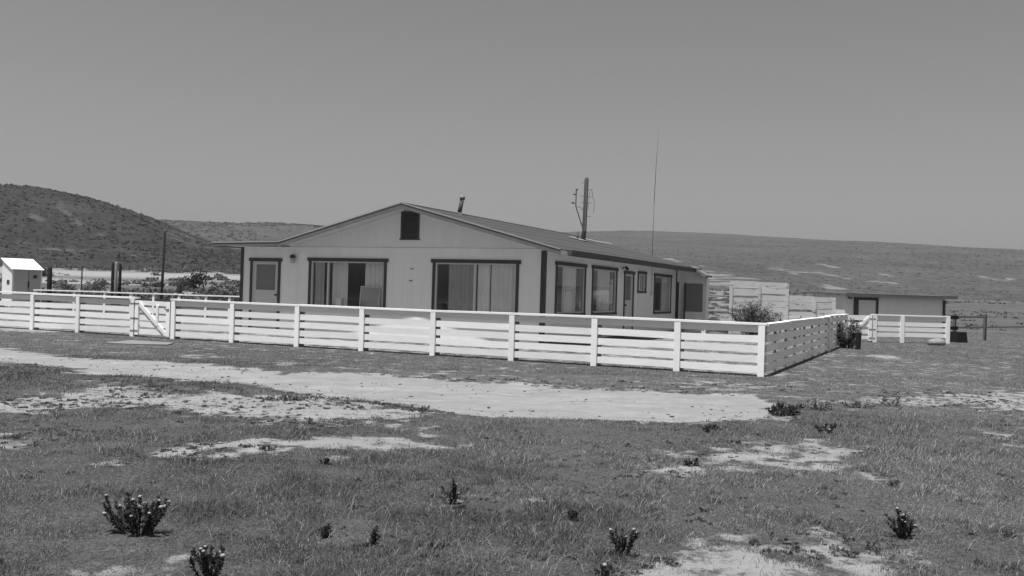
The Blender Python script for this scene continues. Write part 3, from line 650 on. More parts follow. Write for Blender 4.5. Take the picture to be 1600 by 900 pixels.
wb = hw(-1.42, WHV, 0)
wh = empty('whip_antenna', wb, 0, 'tall thin whip antenna rising behind the far end of the house roof', 'antenna')
MB().tube([(0, 0, -.1), (-.02, 0, 2.4), (-.0, 0, 5.2)], [.017, .016, .014], 8).build('pole', 'darkmetal', wh, sm=True)
MB().tube([(0, 0, 5.2), (.04, 0, 6.8), (.10, 0, 8.2)], [.012, .009, .005], 6).build('whip', 'darkmetal', wh, sm=True)
br = MB(); br.tube([(-.01, 0, 2.2), tuple(np.array(hw(-1.42, LEN, 2.2))-np.array([wb[0], wb[1], 0]))], .012, 6); br.build('bracket', 'metal', wh)

# ------------------------------------------------------------------ haze
hz = MB(); hz.box(-4200, 4200, -250, 4600, -12, 78)
hm = bpy.data.materials.new('haze_air'); hm.use_nodes = True; ht = hm.node_tree; ht.nodes.clear(); ho = ht.nodes.new('ShaderNodeOutputMaterial'); hv = ht.nodes.new('ShaderNodeVolumePrincipled')
hv.inputs['Color'].default_value = (.9, .9, .9, 1); hv.inputs['Density'].default_value = HAZE; hv.inputs['Anisotropy'].default_value = .2; ht.links.new(hv.outputs[0], ho.inputs['Volume'])
tag(hz.build('haze', hm), kind='stuff')

# ------------------------------------------------------------------ white board fences
G0 = np.array([4.546, 16.82, 0.0])
RAILZ = [(.800, .925), (.612, .742), (.430, .560), (.248, .378), (.072, .198)]
def rail(parent, a, b, z, y0, y1, m='white', sag=.006, nm='rail'):
    """a rail from x=a to x=b, edges a little uneven"""
    n = 5; P = []
    s1, s2 = random.uniform(-.010, .010), random.uniform(-.010, .010); bw_ = random.uniform(-sag, sag)
    for i in range(n):
        t = i/(n-1); x = a+(b-a)*t; dz = s1*(1-t)+s2*t-bw_*4*t*(1-t)
        P += [(x, y0, z[0]+dz), (x, y1, z[0]+dz), (x, y1, z[1]+dz), (x, y0, z[1]+dz)]
    F_ = [(0, 3, 2, 1), tuple(4*(n-1)+k for k in (0, 1, 2, 3))]
    for i in range(n-1):
        for k in range(4): F_.append((4*i+k, 4*i+4+k, 4*i+4+(k+1) % 4, 4*i+(k+1) % 4)[::-1])
    return MB().add(P, F_).build(nm, m, parent)
def fence_run(loc, rz, xs, label, rails=RAILZ, posts_front=True, cap=(.932, .972), group='white board fences round the yard', endpost=None, top_dz=None, skirt=True, capover=.0, postw=.118, shrink=0):
    """xs: post positions along local x. Rails behind the posts' front boards, a wide flat cap on top."""
    t = empty('white_board_fence', loc, rz, label, 'fence', group)
    for i, x in enumerate(xs):
        if posts_front:
            MB().box(x-postw/2, x+postw/2, -.045, -.004, .0+random.uniform(-.02, .01), cap[0]-.004).build('post_board', 'white_post', t)
            px0 = x+.01 if i else x-.05
            MB().box(px0, px0+.09, .036, .125, -.2, cap[0]-.004).build('post', 'greywood', t)
        else:
            MB().box(x-.03, x+.03, .036, .085, -.2, cap[0]-.004).build('post', 'greywood', t)
    for i in range(len(xs)-1):
        a, b = sorted((xs[i], xs[i+1]))
        for z in rails: rail(t, a+.004, b-.004, z, -.002, .034)
    k = 0
    while k < len(xs)-1:
        e = min(k+2, len(xs)-1); a, b = sorted((xs[k], xs[e]))
        a -= .09 if (k == 0 and xs[0] < xs[-1]) or (e == len(xs)-1 and xs[0] > xs[-1]) else 0; b += .09 if (k == 0 and xs[0] > xs[-1]) or (e == len(xs)-1 and xs[0] < xs[-1]) else 0
        rail(t, a+.002, b-.002, cap, -.047-capover, .135 if posts_front else .095, 'white_post', .004, 'cap_rail'); k = e
    return t
def vary(xs): return [-x for x in xs]
f_right = fence_run(G0, -TH, vary([0.0, 1.55, 3.2, 4.98, 6.82, 8.62, 10.38, 12.28, 14.13]), 'long white board fence along the track, from the gate to the near corner')
f_left = fence_run(G0, -TH, vary([15.49, 17.43, 19.15, 20.9, 22.7, 24.6]), 'white board fence left of the small front gate, running out of the picture', cap=(.950, .992))
# side fence: local x runs back; rails on the outer (right) face
f_side = fence_run(G0+np.array([.06*cos(TH), -.06*sin(TH), 0]), pi/2-TH, [.14, 1.45, 2.8, 4.1, 5.6, 7.0, 8.45, 10.0], 'shaded white board fence running back from the near corner', posts_front=False)
f_side2 = fence_run(hw(0, 0, 0)*np.array([0, 0, 0])+G0+np.array([.06*cos(TH)+10.12*sin(TH), -.06*sin(TH)+10.12*cos(TH), 0]), pi/2-TH, [0, 1.4, 2.8, 4.2, 5.6], 'farthest stretch of the shaded side fence, behind the leafy bush', posts_front=False, cap=(.962, 1.002))
MB().box(-.02, .06, -.06, -.005, -.05, .955).build('post_board', 'white_post', f_side2)

def gate(loc, rz, w, h, label, rails, flip=False, group='white board gates of the yard'):
    t = empty('white_gate', loc, rz, label, 'gate', group)
    sw = .12
    for a in (0, w-sw): MB().box(a, a+sw, -.045, -.006, .05, h).build('stile', 'white_post', t)
    for z in rails: rail(t, .01, w-.01, z, -.004, .03)
    a, b = ((sw*.8, h-.05), (w-sw*1.1, .09)) if not flip else ((w-sw*.8, h-.05), (sw*1.1, .09))
    MB().bar((a[0], -.019, a[1]), (b[0], -.019, b[1]), .09, .018, (0, 1, 0)).build('brace', 'white_post', t)
    for z in (.14, .45, .82):
        x = 0 if not flip else w; q = MB(); q.box(x-.14, x+.14, -.052, -.047, z, z+.025); q.tube([(x, -.055, z-.03), (x, -.055, z+.055)], .012, 6); q.build('hinge', 'metal', t)
    q = MB(); q.box(w-.16 if not flip else .02, w-.02 if not flip else .16, -.058, -.047, h-.2, h-.17); q.build('latch', 'metal', t)
    return t
gl = G0+14.20*np.array([-cos(TH), sin(TH), 0])
g1 = gate(G0+15.40*np.array([-cos(TH), sin(TH), 0]), -TH, 1.17, .90, 'small white board gate with a diagonal brace in the front fence', [(.79, .90), (.60, .735), (.425, .555), (.245, .375), (.075, .20)])
MB().box(.70, .77, -.035, -.0045, .30, .80).build('stub_board', 'white_post', g1)
# far fence and gate in front of the low shed
pA = np.array([12.85, 33.0, 0]); pB = np.array([15.78, 33.6, 0]); rzf = atan2(pB[1]-pA[1], pB[0]-pA[0]); Lf = np.linalg.norm(pB-pA)
far_r = [(.80, .945), (.60, .745), (.405, .55), (.20, .35)]
f_far = fence_run(pA, rzf, [.06, 1.15, Lf], 'short white board fence in front of the low shed on the right', rails=far_r, cap=(.95, .995), postw=.15, capover=-.014)
pG = np.array([11.72, 32.77, 0]); g2 = gate(pG, atan2(pA[1]-pG[1], pA[0]-pG[0]), float(np.linalg.norm(pA-pG))-.06, .95, 'weathered white gate with a diagonal brace by the leafy bush', [(.78, .95), (.52, .68), (.30, .45), (.10, .22)], flip=True)
# white rail fence behind the yard on the left
bl = empty('white_rail_fence', (-18.6, 36.2, 0), atan2(-2.3, 12.6), 'thin white rail fence behind the yard, left of the house', 'fence')
for i, x in enumerate((.05, 1.75, 3.05, 4.15, 5.1, 6.15, 7.25, 8.2, 9.6, 11.0, 12.5)): MB().box(x-.04, x+.04, -.04, .04, -.2, .90).build('post', 'white_post', bl)
for x in (0, 3.05, 6.15, 9.6): rail(bl, x+.004, min(x+3.2, 12.7), (.902, .945), -.06, .06, 'white_post', .004, 'cap_rail')
for z in ((.62, .72), (.36, .46), (.1, .2)):
    for x in (0, 3.15, 6.3, 9.45): rail(bl, x+.004, min(x+3.14, 12.7), z, .045, .07, 'greywood')

# ------------------------------------------------------------------ peeling board wall between the house and the low shed
wa = np.array([7.62, 36.75, 0]); wbv = np.array([13.35, 37.9, 0]); rzw = atan2(wbv[1]-wa[1], wbv[0]-wa[0])
bw_ = empty('board_windbreak', wa, rzw, 'tall peeling white windbreak of horizontal boards between house and low shed', 'board fence')
secs = [(0.0, 1.08, 1.90, 'worn', 9), (1.08, 2.28, 2.10, 'peeling', 8), (2.28, 3.52, 2.10, 'peeling', 8), (3.52, 4.72, 1.60, 'peeling', 6), (4.72, 5.62, 1.57, 'peeling', 6)]
for a, b, h, m, n in secs:
    cuts = np.cumsum(RNG.uniform(.7, 1.3, n)); cuts = np.concatenate([[0], cuts/cuts[-1]])*h
    for i in range(n):
        dy = random.uniform(-.012, .012); gap = random.uniform(.004, .016)
        if m == 'worn' and i in (8,): continue
        rail(bw_, a+.01+random.uniform(0, .02), b-.01-random.uniform(0, .02), (cuts[i]+.002, cuts[i+1]-gap), -.012+dy, .012+dy, m, .008, 'board')
    for z in (.4, h-.3): MB().box(a, b-.01, .03, .07, z, z+.09).build('back_rail', 'greywood', bw_)
for x, h in ((0.05, 1.92), (1.10, 2.12), (2.30, 2.12), (3.52, 2.08), (4.74, 1.6), (5.6, 1.58)):
    MB().box(x-.06, x+.06, -.065, -.026, -.1, h-random.uniform(0, .03)).build('post_board', 'peeling', bw_)
for x in (3.9, 4.35, 4.8): MB().box(x-.025, x+.025, .08, .12, -.1, 1.72).build('stake', 'wood', bw_)

# ------------------------------------------------------------------ low shed on the right
sh = np.array([13.62, 38.0, 0]); she = np.array([18.15, 38.95, 0]); rzs = atan2(she[1]-sh[1], she[0]-sh[0]); ws = float(np.linalg.norm(she-sh))
shed = empty('low_shed', sh, rzs, 'low grey flat roofed shed with a dark framed door on the right', 'shed')
sw_ = MB(); d0, d1, dz = .62, 1.42, 1.48
for q in ((0, d0, 0, 1.68), (d1, ws, 0, 1.68), (d0, d1, dz, 1.68)): sw_.box(q[0], q[1], 0, .1, q[2], q[3])
sw_.build('front_wall', 'shedwall', shed)
MB().box(0, .1, .101, 2.6, 0, 1.68).build('side_wall', 'shedwall', shed); MB().box(ws-.1, ws, .101, 2.6, 0, 1.68).build('side_wall', 'shedwall', shed); MB().box(.101, ws-.101, 2.5, 2.6, 0, 1.68).build('back_wall', 'shedwall', shed)
MB().prism([(-.12, -.30, 1.69), (ws+.35, -.30, 1.69), (ws+.35, -.30, 1.76), (-.12, -.30, 1.76)], (0, 3.1, .05)).build('roof', 'fascia', shed)
MB().box(-.13, ws+.36, -.33, -.302, 1.64, 1.775).build('fascia_board', 'wood', shed)
MB().box(.3, ws-.4, -.334, -.331, 1.755, 1.79).build('drip_edge', 'drip', shed)
q = MB(); q.box(d0-.22, d0-.001, -.03, -.002, 0, dz+.02); q.box(d1+.001, d1+.10, -.03, -.002, 0, dz+.02); q.box(d0-.22, d1+.10, -.034, -.002, dz+.021, dz+.12); q.build('door_frame', 'trim', shed)
MB().box(d0+.004, d1-.004, .015, .055, .02, dz-.004).build('door', 'sheddoor', shed)
MB().box(ws-.10, ws+.02, -.03, -.002, 0, 1.58).build('corner_board', 'trim', shed)
MB().box(ws+.02, ws+.34, -.2, .1, 1.44, 1.575).build('bracket_box', 'coopwhite', shed)
MB().tube([(-.05, -.34, 1.60), (.1, -.34, 1.60)], .07, 8).build('gutter_end', 'darkmetal', shed)

# weathered rail fence to the right of the shed
rf0 = np.array([16.55, 35.3, 0]); rf = empty('wooden_rail_fence', rf0, atan2(2.6, 2.75), 'dark weathered wooden rail fence running right from the white fence', 'fence')
for x in (.72, 3.85, 9.5): MB().box(x-.06, x+.06, -.05, .05, -.2, 1.08).build('post', 'wood', rf)
for z in ((.86, 1.0), (.46, .60)):
    rail(rf, 0, .9, z, -.08, -.052, 'darkwood'); rail(rf, .92, 3.9, (z[0]+.05, z[1]-.02), -.08, -.052, 'greywood')
rail(rf, 3.92, 9.6, (.5, .56), -.08, -.052, 'greywood')
tr = empty('dark_trough', (16.72, 34.85, 0), .35, 'dark open box standing at the end of the far white fence', 'trough')
q = MB(); q.prism([(-.02, 0, 0), (.55, 0, 0), (.48, 0, .40), (.03, 0, .40)], (0, .03, 0)); q.prism([(-.02, .42, 0), (.55, .42, 0), (.48, .42, .40), (.03, .42, .40)], (0, .03, 0)); q.build('long_side', 'darkwood', tr)
for x in (.03, .45): MB().box(x, x+.03, .031, .419, .0, .38).build('end_board', 'darkwood', tr)
MB().box(.061, .449, .031, .419, .02, .05).build('bottom_board', 'darkwood', tr)
rk = MB(); rk.ball((0, 0, .09), .26, 12, 8, (1.25, .8, .62), .08); tag(rk.build('pale_rock', 'rock', None, True), 'pale rock at the foot of the far white fence', 'rock').location = tuple(on_ground(1463, 539.5)-np.array([0, 0, .01]))
dp = empty('dark_stub_post', on_ground(1340, 546), .3, 'short dark leaning post beside the leafy bush at the far gate', 'post')
MB().prism([(-.055, -.055, -.15), (.055, -.055, -.15), (.055, .055, -.15), (-.055, .055, -.15)], (.03, 0, .64)).build('shaft', 'darkwood', dp)
MB().prism([(-.03, -.06, .4905), (.09, -.06, .4905), (.09, .06, .4905), (-.03, .06, .4905)], (.0, 0, .03)).build('top', 'wood', dp)

# ------------------------------------------------------------------ small white shed and old posts on the left
wsP = at(19, 430, 44.0); ws0 = (wsP[0], wsP[1], 0)
ps = empty('small_white_shed', ws0, radians(48), 'small white shed with sloping roof and grey double doors, far left', 'shed')
fw, dp_ = 1.36, 1.25; hf, hb = 1.79, 2.26
MB().prism([(0, 0, 0), (0, dp_, 0), (0, dp_, hb-.05), (0, 0, hf-.05)], (.06, 0, 0)).build('side_wall', 'coopwhite', ps)
MB().prism([(fw-.06, 0, 0), (fw-.06, dp_, 0), (fw-.06, dp_, hb-.05), (fw-.06, 0, hf-.05)], (.06, 0, 0)).build('side_wall', 'coopwhite', ps)
MB().box(.061, fw-.061, dp_-.06, dp_, 0, hb-.06).build('back_wall', 'coopwhite', ps)
MB().box(.061, fw*.54, .0, .05, .02, hf-.06).build('door', 'coopgrey', ps)
dd = MB(); dd.box(fw*.56, fw-.061, .0, .05, .02, hf-.06); dd = dd.build('door', 'coopgrey', ps)
MB().box(fw*.70, fw*.82, -.012, -.002, 1.36, 1.52).build('door_window', 'darkmetal', dd)
MB().box(fw*.52, fw*.57, -.02, -.002, .9, 1.2).build('latch', 'darkmetal', ps)
MB().prism([(-.06, -.08, hf-.05), (-.06, dp_+.08, hb+.005), (-.06, dp_+.08, hb+.045), (-.06, -.08, hf-.01)], (fw+.12, 0, 0)).build('roof', 'coopwhite', ps)
MB().box(-.012, -.002, .3, .62, 1.05, 1.25).build('wall_hatch', 'darkmetal', ps)
MB().box(fw-.12, fw-.062, .051, .1, 0, hf-.08).build('inner_post', 'wood', ps)
def old_post(px, py, D, r, label, m='darkwood', lean=(0, 0), nm='fence_post', base=None, square=False):
    P = at(px, py, D); h = P[2]; o = empty(nm, (P[0]-lean[0], P[1], 0), random.random(), label, 'post')
    b = MB(); b.tube([(0, 0, -.2), (lean[0]*.5, 0, h*.5), (lean[0], lean[1], h*.97), (lean[0], lean[1], h)], [r*1.08, r, r*.94, r*.6], 10); b.build('shaft', m, o, sm=True)
    nb = MB(); nb.tube([(lean[0]*.6-r*1.4, 0, h*.62), (lean[0]*.6+r*1.4, 0, h*.62)], .012, 6); nb.build('wire_staple', 'metal', o)
    return o
old_post(78, 417, 40, .10, 'thick dark post just right of the small white shed')
old_post(128.5, 413.5, 46, .035, 'thin upright stake between the thick dark post and the paired posts', 'rust')
old_post(177, 409.5, 41.5, .075, 'dark left one of the paired posts', 'darkwood')
old_post(188, 411.5, 41.8, .07, 'dark right one of the paired posts', 'darkwood')
old_post(182, 409, 40.6, .07, 'paler grey pole standing in front of the paired dark posts', 'greywood')
old_post(257.5, 358.5, 41, .06, 'tall thin dark pole left of the house', 'darkmetal', (.06, 0), 'tall_pole')
old_post(236, 433, 39, .04, 'short stick leaning right beside the tall pole', 'wood', (.22, 0))
old_post(280.5, 443, 42, .12, 'low dark stump right of the tall pole', 'darkwood')

# gate slab
sl = MB(); P = [on_ground(*q) for q in ((163, 537), (205, 533), (272, 537), (262, 540), (205, 539))]; sl.prism([(p[0], p[1], -.06) for p in P][::-1], (0, 0, .085)); tag(sl.build('concrete_slab', 'concrete'), 'thin pale concrete slab on the ground at the small front gate', 'slab')

# ------------------------------------------------------------------ plants
def leafy_stems(o, stems, leaf_len, leaf_w, dens, m, rng, blossoms=0, bl_r=.02, start=.15, droop=.0):
    """stems: lists of points. Narrow leaves set all along them; blossoms at the tips."""
    sb = MB(); LV = []; LS = []; tips = []
    for pts, r in stems:
        sb.tube(pts, list(np.linspace(r, r*.35, len(pts))), 5)
        P = np.array(pts); seg = np.linalg.norm(np.diff(P, axis=0), axis=1); cum = np.concatenate([[0], np.cumsum(seg)]); n = max(4, int(cum[-1]*dens))
        for s in rng.uniform(start*cum[-1], cum[-1], n):
            k = min(np.searchsorted(cum, s)-1, len(seg)-1); k = max(k, 0); p = P[k]+(P[k+1]-P[k])*(s-cum[k])/seg[k]; ax = (P[k+1]-P[k])/seg[k]
            d = rng.normal(size=3); d -= ax*(d@ax); d /= np.linalg.norm(d)+1e-9; d = d*rng.uniform(.5, 1.0)+ax*rng.uniform(.3, 1.1); d[2] -= droop; d /= np.linalg.norm(d)
            w = np.cross(d, rng.normal(size=3)); w /= np.linalg.norm(w)+1e-9; L = leaf_len*rng.uniform(.6, 1.25)
            LV.append([p, p+d*L*.5+w*leaf_w, p+d*L, p+d*L*.5-w*leaf_w]); LS += [rng.random()**1.4]*4
        tips.append(P[-1])
    sb.build('stems', 'stem', o)
    V = np.array(LV).reshape(-1, 3); tri_mesh('foliage', V, np.arange(len(V)).reshape(-1, 4), m, shade=LS, parent=o)
    rng.shuffle(tips)
    for i in range(min(blossoms, len(tips))):
        q = MB(); q.ball(tuple(tips[i]+np.array([0, 0, bl_r*.5])), bl_r*rng.uniform(.7, 1.15), 8, 5, (1, 1, .75), .12); q.build('blossom', 'blossom', o, sm=True)
def weed(px, py, h, w, n, label, seed, blossoms=0, dens=560, leaf=.021, lw=.0040, m='leaf', name='wild_shrub', bl=.014, r=.005, branch=1, lean=0.0):
    g = on_ground(px, py); g = np.array([g[0], g[1], float(gh(g[0], g[1]))]); rng = np.random.default_rng(seed)
    o = empty(name, g-np.array([0, 0, .005]), 0, label, 'plant', 'wild shrubs in the foreground grass')
    st = []
    for i in range(n):
        t = rng.uniform(0, 6.283); f = sqrt(rng.random()); e = np.array([w*f*cos(t)+lean, w*f*sin(t)*.7, h*rng.uniform(.5, 1.05)*(1-.3*f)]); b = np.array([e[0]*.25, e[1]*.25, -.01]); mid = (b+e)/2+np.array([e[0]*.12, 0, h*.04])+rng.normal(size=3)*h*.04
        st.append(([b, mid, e], r))
        for _ in range(branch):
            q = b+(e-b)*rng.uniform(.35, .7); d = rng.normal(size=3)*h*.16; d[2] = abs(d[2])+h*.16; st.append(([q, q+d*.6+[0, 0, .0], q+d+[0, 0, h*.05]], r*.6))
    leafy_stems(o, st, leaf, lw, dens, m, rng, blossoms, bl)
    return o
weed(218, 828, .27, .20, 22, 'widest dark shrub with many white blossoms, lower left in the grass', 1, 15, 560, bl=.013, branch=1)
weed(328, 908, .20, .10, 9, 'dark shrub cut by the bottom edge of the picture, below the widest shrub', 2, 5, 560, bl=.012)
weed(704, 786, .165, .030, 4, 'single upright thin shrub with a pale tip near the middle of the grass', 3, 2, 560, bl=.012, lean=.02)
weed(972, 868, .175, .085, 8, 'dark forked shrub with three pale tips, low in the middle right', 4, 4, 560, bl=.011)
weed(1413, 836, .205, .08, 11, 'dense dark shrub with small pale tips in the right foreground', 5, 6, 560, bl=.010)
weed(1289, 677, .12, .10, 6, 'small dark shrub standing alone below the end of the track', 6, 1, 200, leaf=.04, lw=.009)
weed(512, 838, .10, .045, 5, 'tiny dark weed right of the widest shrub', 7, 0, 520)
weed(583, 856, .15, .02, 3, 'thin dark weed, right of the tiny dark weed', 8, 0, 560)
weed(896, 815, .09, .05, 5, 'small faint weed left of the forked shrub, in the lower middle', 9, 0, 420)
weed(940, 912, .09, .05, 6, 'dark weed tip poking up at the bottom edge below the forked shrub', 10, 1, 520)
weed(1398, 762, .07, .06, 6, 'small dark weed above the dense right shrub', 11, 0, 480)
weed(1110, 676, .09, .12, 6, 'sprawling dark weed at the lower edge of the track, middle right', 12, 0, 160, leaf=.045, lw=.010)
weed(1078, 732, .07, .08, 5, 'dark weed at the left end of the right sandy patch', 13, 0, 180, leaf=.04, lw=.009)
weed(508, 725, .06, .04, 4, 'tiny black weed at the end of the pale sandy strip', 14, 0, 500)
weed(1226, 646, .15, .26, 16, 'dark sprawling shrub where the track ends on the right', 15, 0, 150, leaf=.055, lw=.013, r=.008)
weed(1280, 640, .11, .28, 12, 'low leafy shrub just right of the sprawling shrub at the end of the track', 16, 0, 150, leaf=.035, lw=.008, m='sage')
weed(1345, 636, .09, .26, 9, 'leafy shrub in the middle of the row along the sandy edge', 17, 0, 150, leaf=.035, lw=.008, m='sage')
weed(1395, 633, .12, .22, 8, 'rightmost leafy shrub of the row along the sandy edge', 18, 0, 150, leaf=.035, lw=.008, m='sage')
weed(450, 628, .07, .30, 16, 'flat dark weed between the track and the sandy patch, left of the middle', 19, 0, 190, leaf=.035, lw=.007, m='sage')
weed(655, 642, .065, .26, 14, 'flat dark weed at the track edge in the middle', 20, 0, 190, leaf=.035, lw=.007, m='sage')
# wispy clump inside the yard, in front of the peeling boards
g = np.array([at(1178, 500, 34.2)[0], 34.2, 0.0]); rng = np.random.default_rng(31)
o = empty('wispy_bush', g, 0, 'dark wispy bush of thin stalks in front of the peeling boards', 'bush')
st = []
for i in range(115):
    t = rng.uniform(0, 6.283); f = rng.random(); hh = rng.uniform(.65, 1.38)*(1-.25*f); R_ = .78*f
    e = np.array([R_*cos(t)*1.15, R_*sin(t)*.6, hh]); b = np.array([R_*cos(t)*.5, R_*sin(t)*.4, -.05]); st.append(([b, (b+e)/2+[0, 0, hh*.10], e, e+np.array([cos(t)*.12, 0, -.05*rng.random()])], .009))
leafy_stems(o, st, .20, .010, 30, 'reed', rng, 0)
# leafy bush at the far gate
g = on_ground(1324, 544); g[2] = 0; rng = np.random.default_rng(32)
o = empty('leafy_bush', g, 0, 'leafy grey green bush against the end of the side fence', 'bush')
st = []
for i in range(34):
    t = rng.uniform(0, 6.283); f = sqrt(rng.random()); hh = rng.uniform(.35, 1.02)*(1-.3*f); R_ = .42*f
    e = np.array([R_*cos(t), R_*sin(t)*.8, hh]); b = np.array([R_*cos(t)*.3, R_*sin(t)*.3, -.03]); st.append(([b, (b+e)/2+[0, 0, .06], e], .009))
leafy_stems(o, st, .12, .018, 85, 'sage', rng, 0, droop=.25)
for k, (px, py, h, lab) in enumerate([(1218, 500, .95, 'thin dark weed right of the wispy bush, above the fence'), (1250, 500, .85, 'thin weed by the boards, second right of the wispy bush')]):
    P = at(px, py, 33.0); rng = np.random.default_rng(50+k); o = empty('tall_weed', (P[0], P[1], 0), 0, lab, 'plant')
    leafy_stems(o, [([np.array([0, 0, -.03]), np.array([.02, 0, h*.5]), np.array([.05*(-1)**i, 0, h*(1-.12*i)])], .010) for i in range(3)], .10, .018, 40, 'sage', rng, 0)

# ------------------------------------------------------------------ grass, stones
def grass(name, x, y, h, w, lean, shade, label, simple=False):
    n = len(x); z = gh(x, y)-.004; t = RNG.uniform(0, 6.283, n); d = np.where(RNG.random(n) < .25, RNG.normal(.15, .9, n), RNG.uniform(0, 6.283, n))   # a little wind-laid to the right
    c, s = np.cos(t)*w/2, np.sin(t)*w/2; lx, ly = np.cos(d)*lean*h, np.sin(d)*lean*h*.8; zt = h*np.sqrt(np.clip(1-lean**2*.75, .05, 1))
    B = np.stack([x, y, z], 1); V = np.zeros((n, 5, 3))
    V[:, 0] = B; V[:, 0, 0] -= c; V[:, 0, 1] -= s; V[:, 1] = B; V[:, 1, 0] += c; V[:, 1, 1] += s
    mid = B+np.stack([lx*.35, ly*.35, zt*.62], 1); V[:, 2] = mid; V[:, 2, 0] += c*.8; V[:, 2, 1] += s*.8; V[:, 3] = mid; V[:, 3, 0] -= c*.8; V[:, 3, 1] -= s*.8
    V[:, 4] = B+np.stack([lx, ly, zt], 1)
    if simple:      # one narrow triangle a blade where they are too small to show a bend
        return tag(tri_mesh(name, V[:, [0, 1, 4]].reshape(-1, 3), np.arange(3*n).reshape(-1, 3), 'grass', shade=np.repeat(shade, 3)), label, 'grass', kind='stuff')
    k = np.arange(n)[:, None]*5
    T = np.concatenate([k+[0, 1, 2], k+[0, 2, 3], k+[3, 2, 4]], 1).reshape(-1, 3)
    return tag(tri_mesh(name, V.reshape(-1, 3), T, 'grass', shade=np.repeat(shade, 5)), label, 'grass', kind='stuff')
bands = [(3.9, 6.2, 7600), (6.2, 9.0, 4800), (9.0, 12.5, 2700), (12.5, 17.0, 1700)]
xs, ys = [], []
for a, b, dn in bands:
    wd = .62*b+.6; m = int((b-a)*2*wd*dn); qx = RNG.uniform(-wd, wd, m); qy = RNG.uniform(a, b, m); k = abs(qx) < .60*qy+.7; xs.append(qx[k]); ys.append(qy[k])
x = np.concatenate(xs); y = np.concatenate(ys)
sd = sand_at(x, y); cl = fbm(x*1.7, y*1.7, 3); road = poly_sd(x, y, ROAD)
cl2 = fbm(x*6+3, y*6, 2)
cover = smooth(.60, .20, sd+(cl-.5)*1.0+(cl2-.5)*.7)*smooth(.10, .42, cl2+.10)
cover = np.where(road > .12, cover*.03, cover)
k = RNG.random(len(x)) < np.maximum(cover, np.where(road > .1, .0, .02)); x, y, sd, cl, cl2, road = (q[k] for q in (x, y, sd, cl, cl2, road))
n = len(x); verge = smooth(13.0, 14.2, y+.46*(x-1.0)*1.0) * (road < 0)
big = fbm(x*.6+11, y*.6, 3)
h = RNG.uniform(.012, .036, n)*(.6+.9*smooth(.3, .7, cl))*(1-.35*verge); w = (.0017+.00036*y)*RNG.uniform(.6, 1.3, n)
lean = np.clip(RNG.normal(.62, .22, n), .1, .98)
h = h*(.6+.9*smooth(.35, .65, fbm(x*3.3+8, y*3.3, 2)))
dry = RNG.random(n) < (.05+.16*smooth(.45, .68, big)+.14*smooth(-2, 3, x))
shade = np.where(dry, RNG.uniform(.45, 1.0, n), RNG.uniform(.10, .34, n)+.10*smooth(-1.5, 3, x))+.36*verge+(cl2-.5)*.25+.03
shade = np.clip(shade+(big-.5)*.30, 0.02, 1)
h = np.where(dry, h*1.35, h); lean = np.where(dry, np.clip(lean+.2, 0, .99), lean)
grass('grass', x, y, h, w, lean, shade, 'short dry grass covering the foreground and the verge below the fence')
# yard and right meadow, coarser and shorter
m = 300000; y = 16.2+34*RNG.random(m)**1.7; x = RNG.uniform(-.62, .62, m)*y; sd = sand_at(x, y); cl = fbm(x*.8, y*.8, 3)
lx = (x-HC[0])*cos(TH)-(y-HC[1])*sin(TH); ly = (x-HC[0])*sin(TH)+(y-HC[1])*cos(TH)
inside = (lx > -W-.1) & (lx < 1.2) & (ly > -.05) & (ly < LEN+3.5)
sx = (x-sh[0])*cos(rzs)+(y-sh[1])*sin(rzs); sy = -(x-sh[0])*sin(rzs)+(y-sh[1])*cos(rzs); inside |= (sx > -.1) & (sx < ws+.1) & (sy > -.05) & (sy < 2.7)
k = (~inside) & (RNG.random(m) < smooth(.6, .2, sd+(cl-.5)*.8)); x, y, cl = x[k], y[k], cl[k]; n = len(x)
yx = (x-G0X)*cos(TH)-(y-G0Y)*sin(TH); yy = (x-G0X)*sin(TH)+(y-G0Y)*cos(TH); yardm = ((yx < 0) & (yy > 0)).astype(float)
grass('meadow_grass', x, y, RNG.uniform(.012, .042, n)*(.5+cl), (.004+.0006*y)*RNG.uniform(.6, 1.3, n), np.clip(RNG.normal(.75, .2, n), .1, .98), np.clip(RNG.uniform(.26, .68, n)+(cl-.5)*.5+.18*yardm, 0, 1), 'short grass in the yard and the meadow on the right', True)
# flat thatch of litter between the blades
m = 210000; y = 4.1+10.5*RNG.random(m)**1.25; x = RNG.uniform(-.6, .6, m)*y; k = (sand_at(x, y) < .55) & (poly_sd(x, y, ROAD) < -.05); x, y = x[k], y[k]; n = len(x)
grass('thatch', x, y, RNG.uniform(.012, .034, n), (.0022+.0004*y)*RNG.uniform(.6, 1.3, n), RNG.uniform(.9, 1.05, n), np.where(RNG.random(n) < .30, RNG.uniform(.30, .85, n), RNG.uniform(0, .14, n)), 'flattened dead litter between the blades of the foreground grass', True)
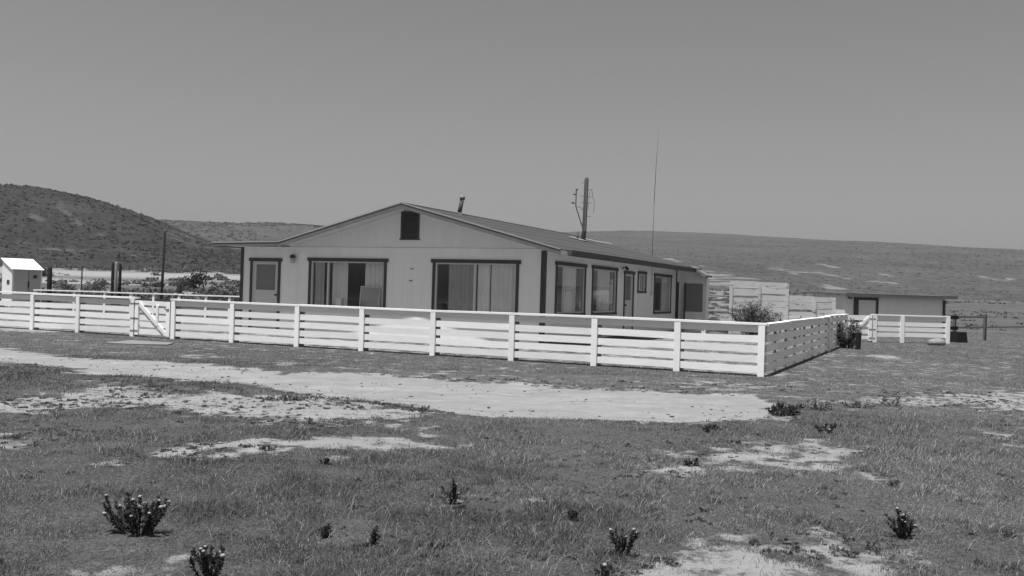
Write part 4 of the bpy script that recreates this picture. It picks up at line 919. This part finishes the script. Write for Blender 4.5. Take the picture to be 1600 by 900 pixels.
# long dead stalks lying in the grass
m = 5200; y = 4.2+9.5*RNG.random(m)**1.1; x = RNG.uniform(-.6, .6, m)*y; k = (fbm(x*.9+2, y*.9, 3)+.12*smooth(-2, 3, x) > .50) & (poly_sd(x, y, ROAD) < 0); x, y = x[k], y[k]; n = len(x)
grass('dead_stalks', x, y, RNG.uniform(.05, .15, n), (.0016+.0003*y)*RNG.uniform(.7, 1.2, n), np.clip(RNG.normal(.86, .12, n), .3, .995), RNG.uniform(.5, 1.0, n), 'long pale dead stalks lying in the foreground grass')
# low broad-leaved weeds among the grass, thickest on the sandy patches
m = 13000; y = 4.2+11*RNG.random(m)**1.1; x = RNG.uniform(-.6, .6, m)*y; sd = sand_at(x, y); rd = poly_sd(x, y, ROAD)
k = (RNG.random(m) < np.where((sd > .3) & (sd < .85), .8, .14)) & (rd < .05) & (fbm(x*1.1+5, y*1.1, 3) > .44); x, y = x[k], y[k]; n = len(x)
scatter('low_weeds', np.stack([x, y, gh(x, y)-.004], 1), RNG.uniform(.015, .06, n)*RNG.uniform(.5, 1, n), 'weed', PRw, 'low dark broad-leaved weeds dotted through the foreground grass', 'weeds')
# pebbles and clods on the track
m = 5200; x = RNG.uniform(-9, 8, m); y = RNG.uniform(7.5, 16.5, m); k = (sand_at(x, y) > .45) & (fbm(x*1.5, y*1.5, 3) > .45); x, y = x[k], y[k]; Vs = []; Fs = []
ico = np.array([(0, 0, 1), (1, 0, .1), (.3, .95, 0), (-.8, .6, .1), (-.8, -.6, 0), (.3, -.95, .1), (0, 0, -.6)]); tf = np.array([(0, 1, 2), (0, 2, 3), (0, 3, 4), (0, 4, 5), (0, 5, 1), (6, 2, 1), (6, 3, 2), (6, 4, 3), (6, 5, 4), (6, 1, 5)])
for i, (a, b, c) in enumerate(zip(x, y, gh(x, y))):
    r = .006+.022*RNG.random()**4; t = RNG.random()*6.28; q = ico*np.array([r*1.3, r, r*.7])*RNG.uniform(.75, 1.25, ico.shape); q = np.stack([q[:, 0]*cos(t)-q[:, 1]*sin(t), q[:, 0]*sin(t)+q[:, 1]*cos(t), q[:, 2]], 1)
    Vs.append(q+[a, b, c+r*.2]); Fs.append(tf+7*i)
tag(tri_mesh('pebbles', np.concatenate(Vs), np.concatenate(Fs), 'pebble'), 'small pebbles and clods scattered on the sandy track', 'pebbles', kind='stuff')
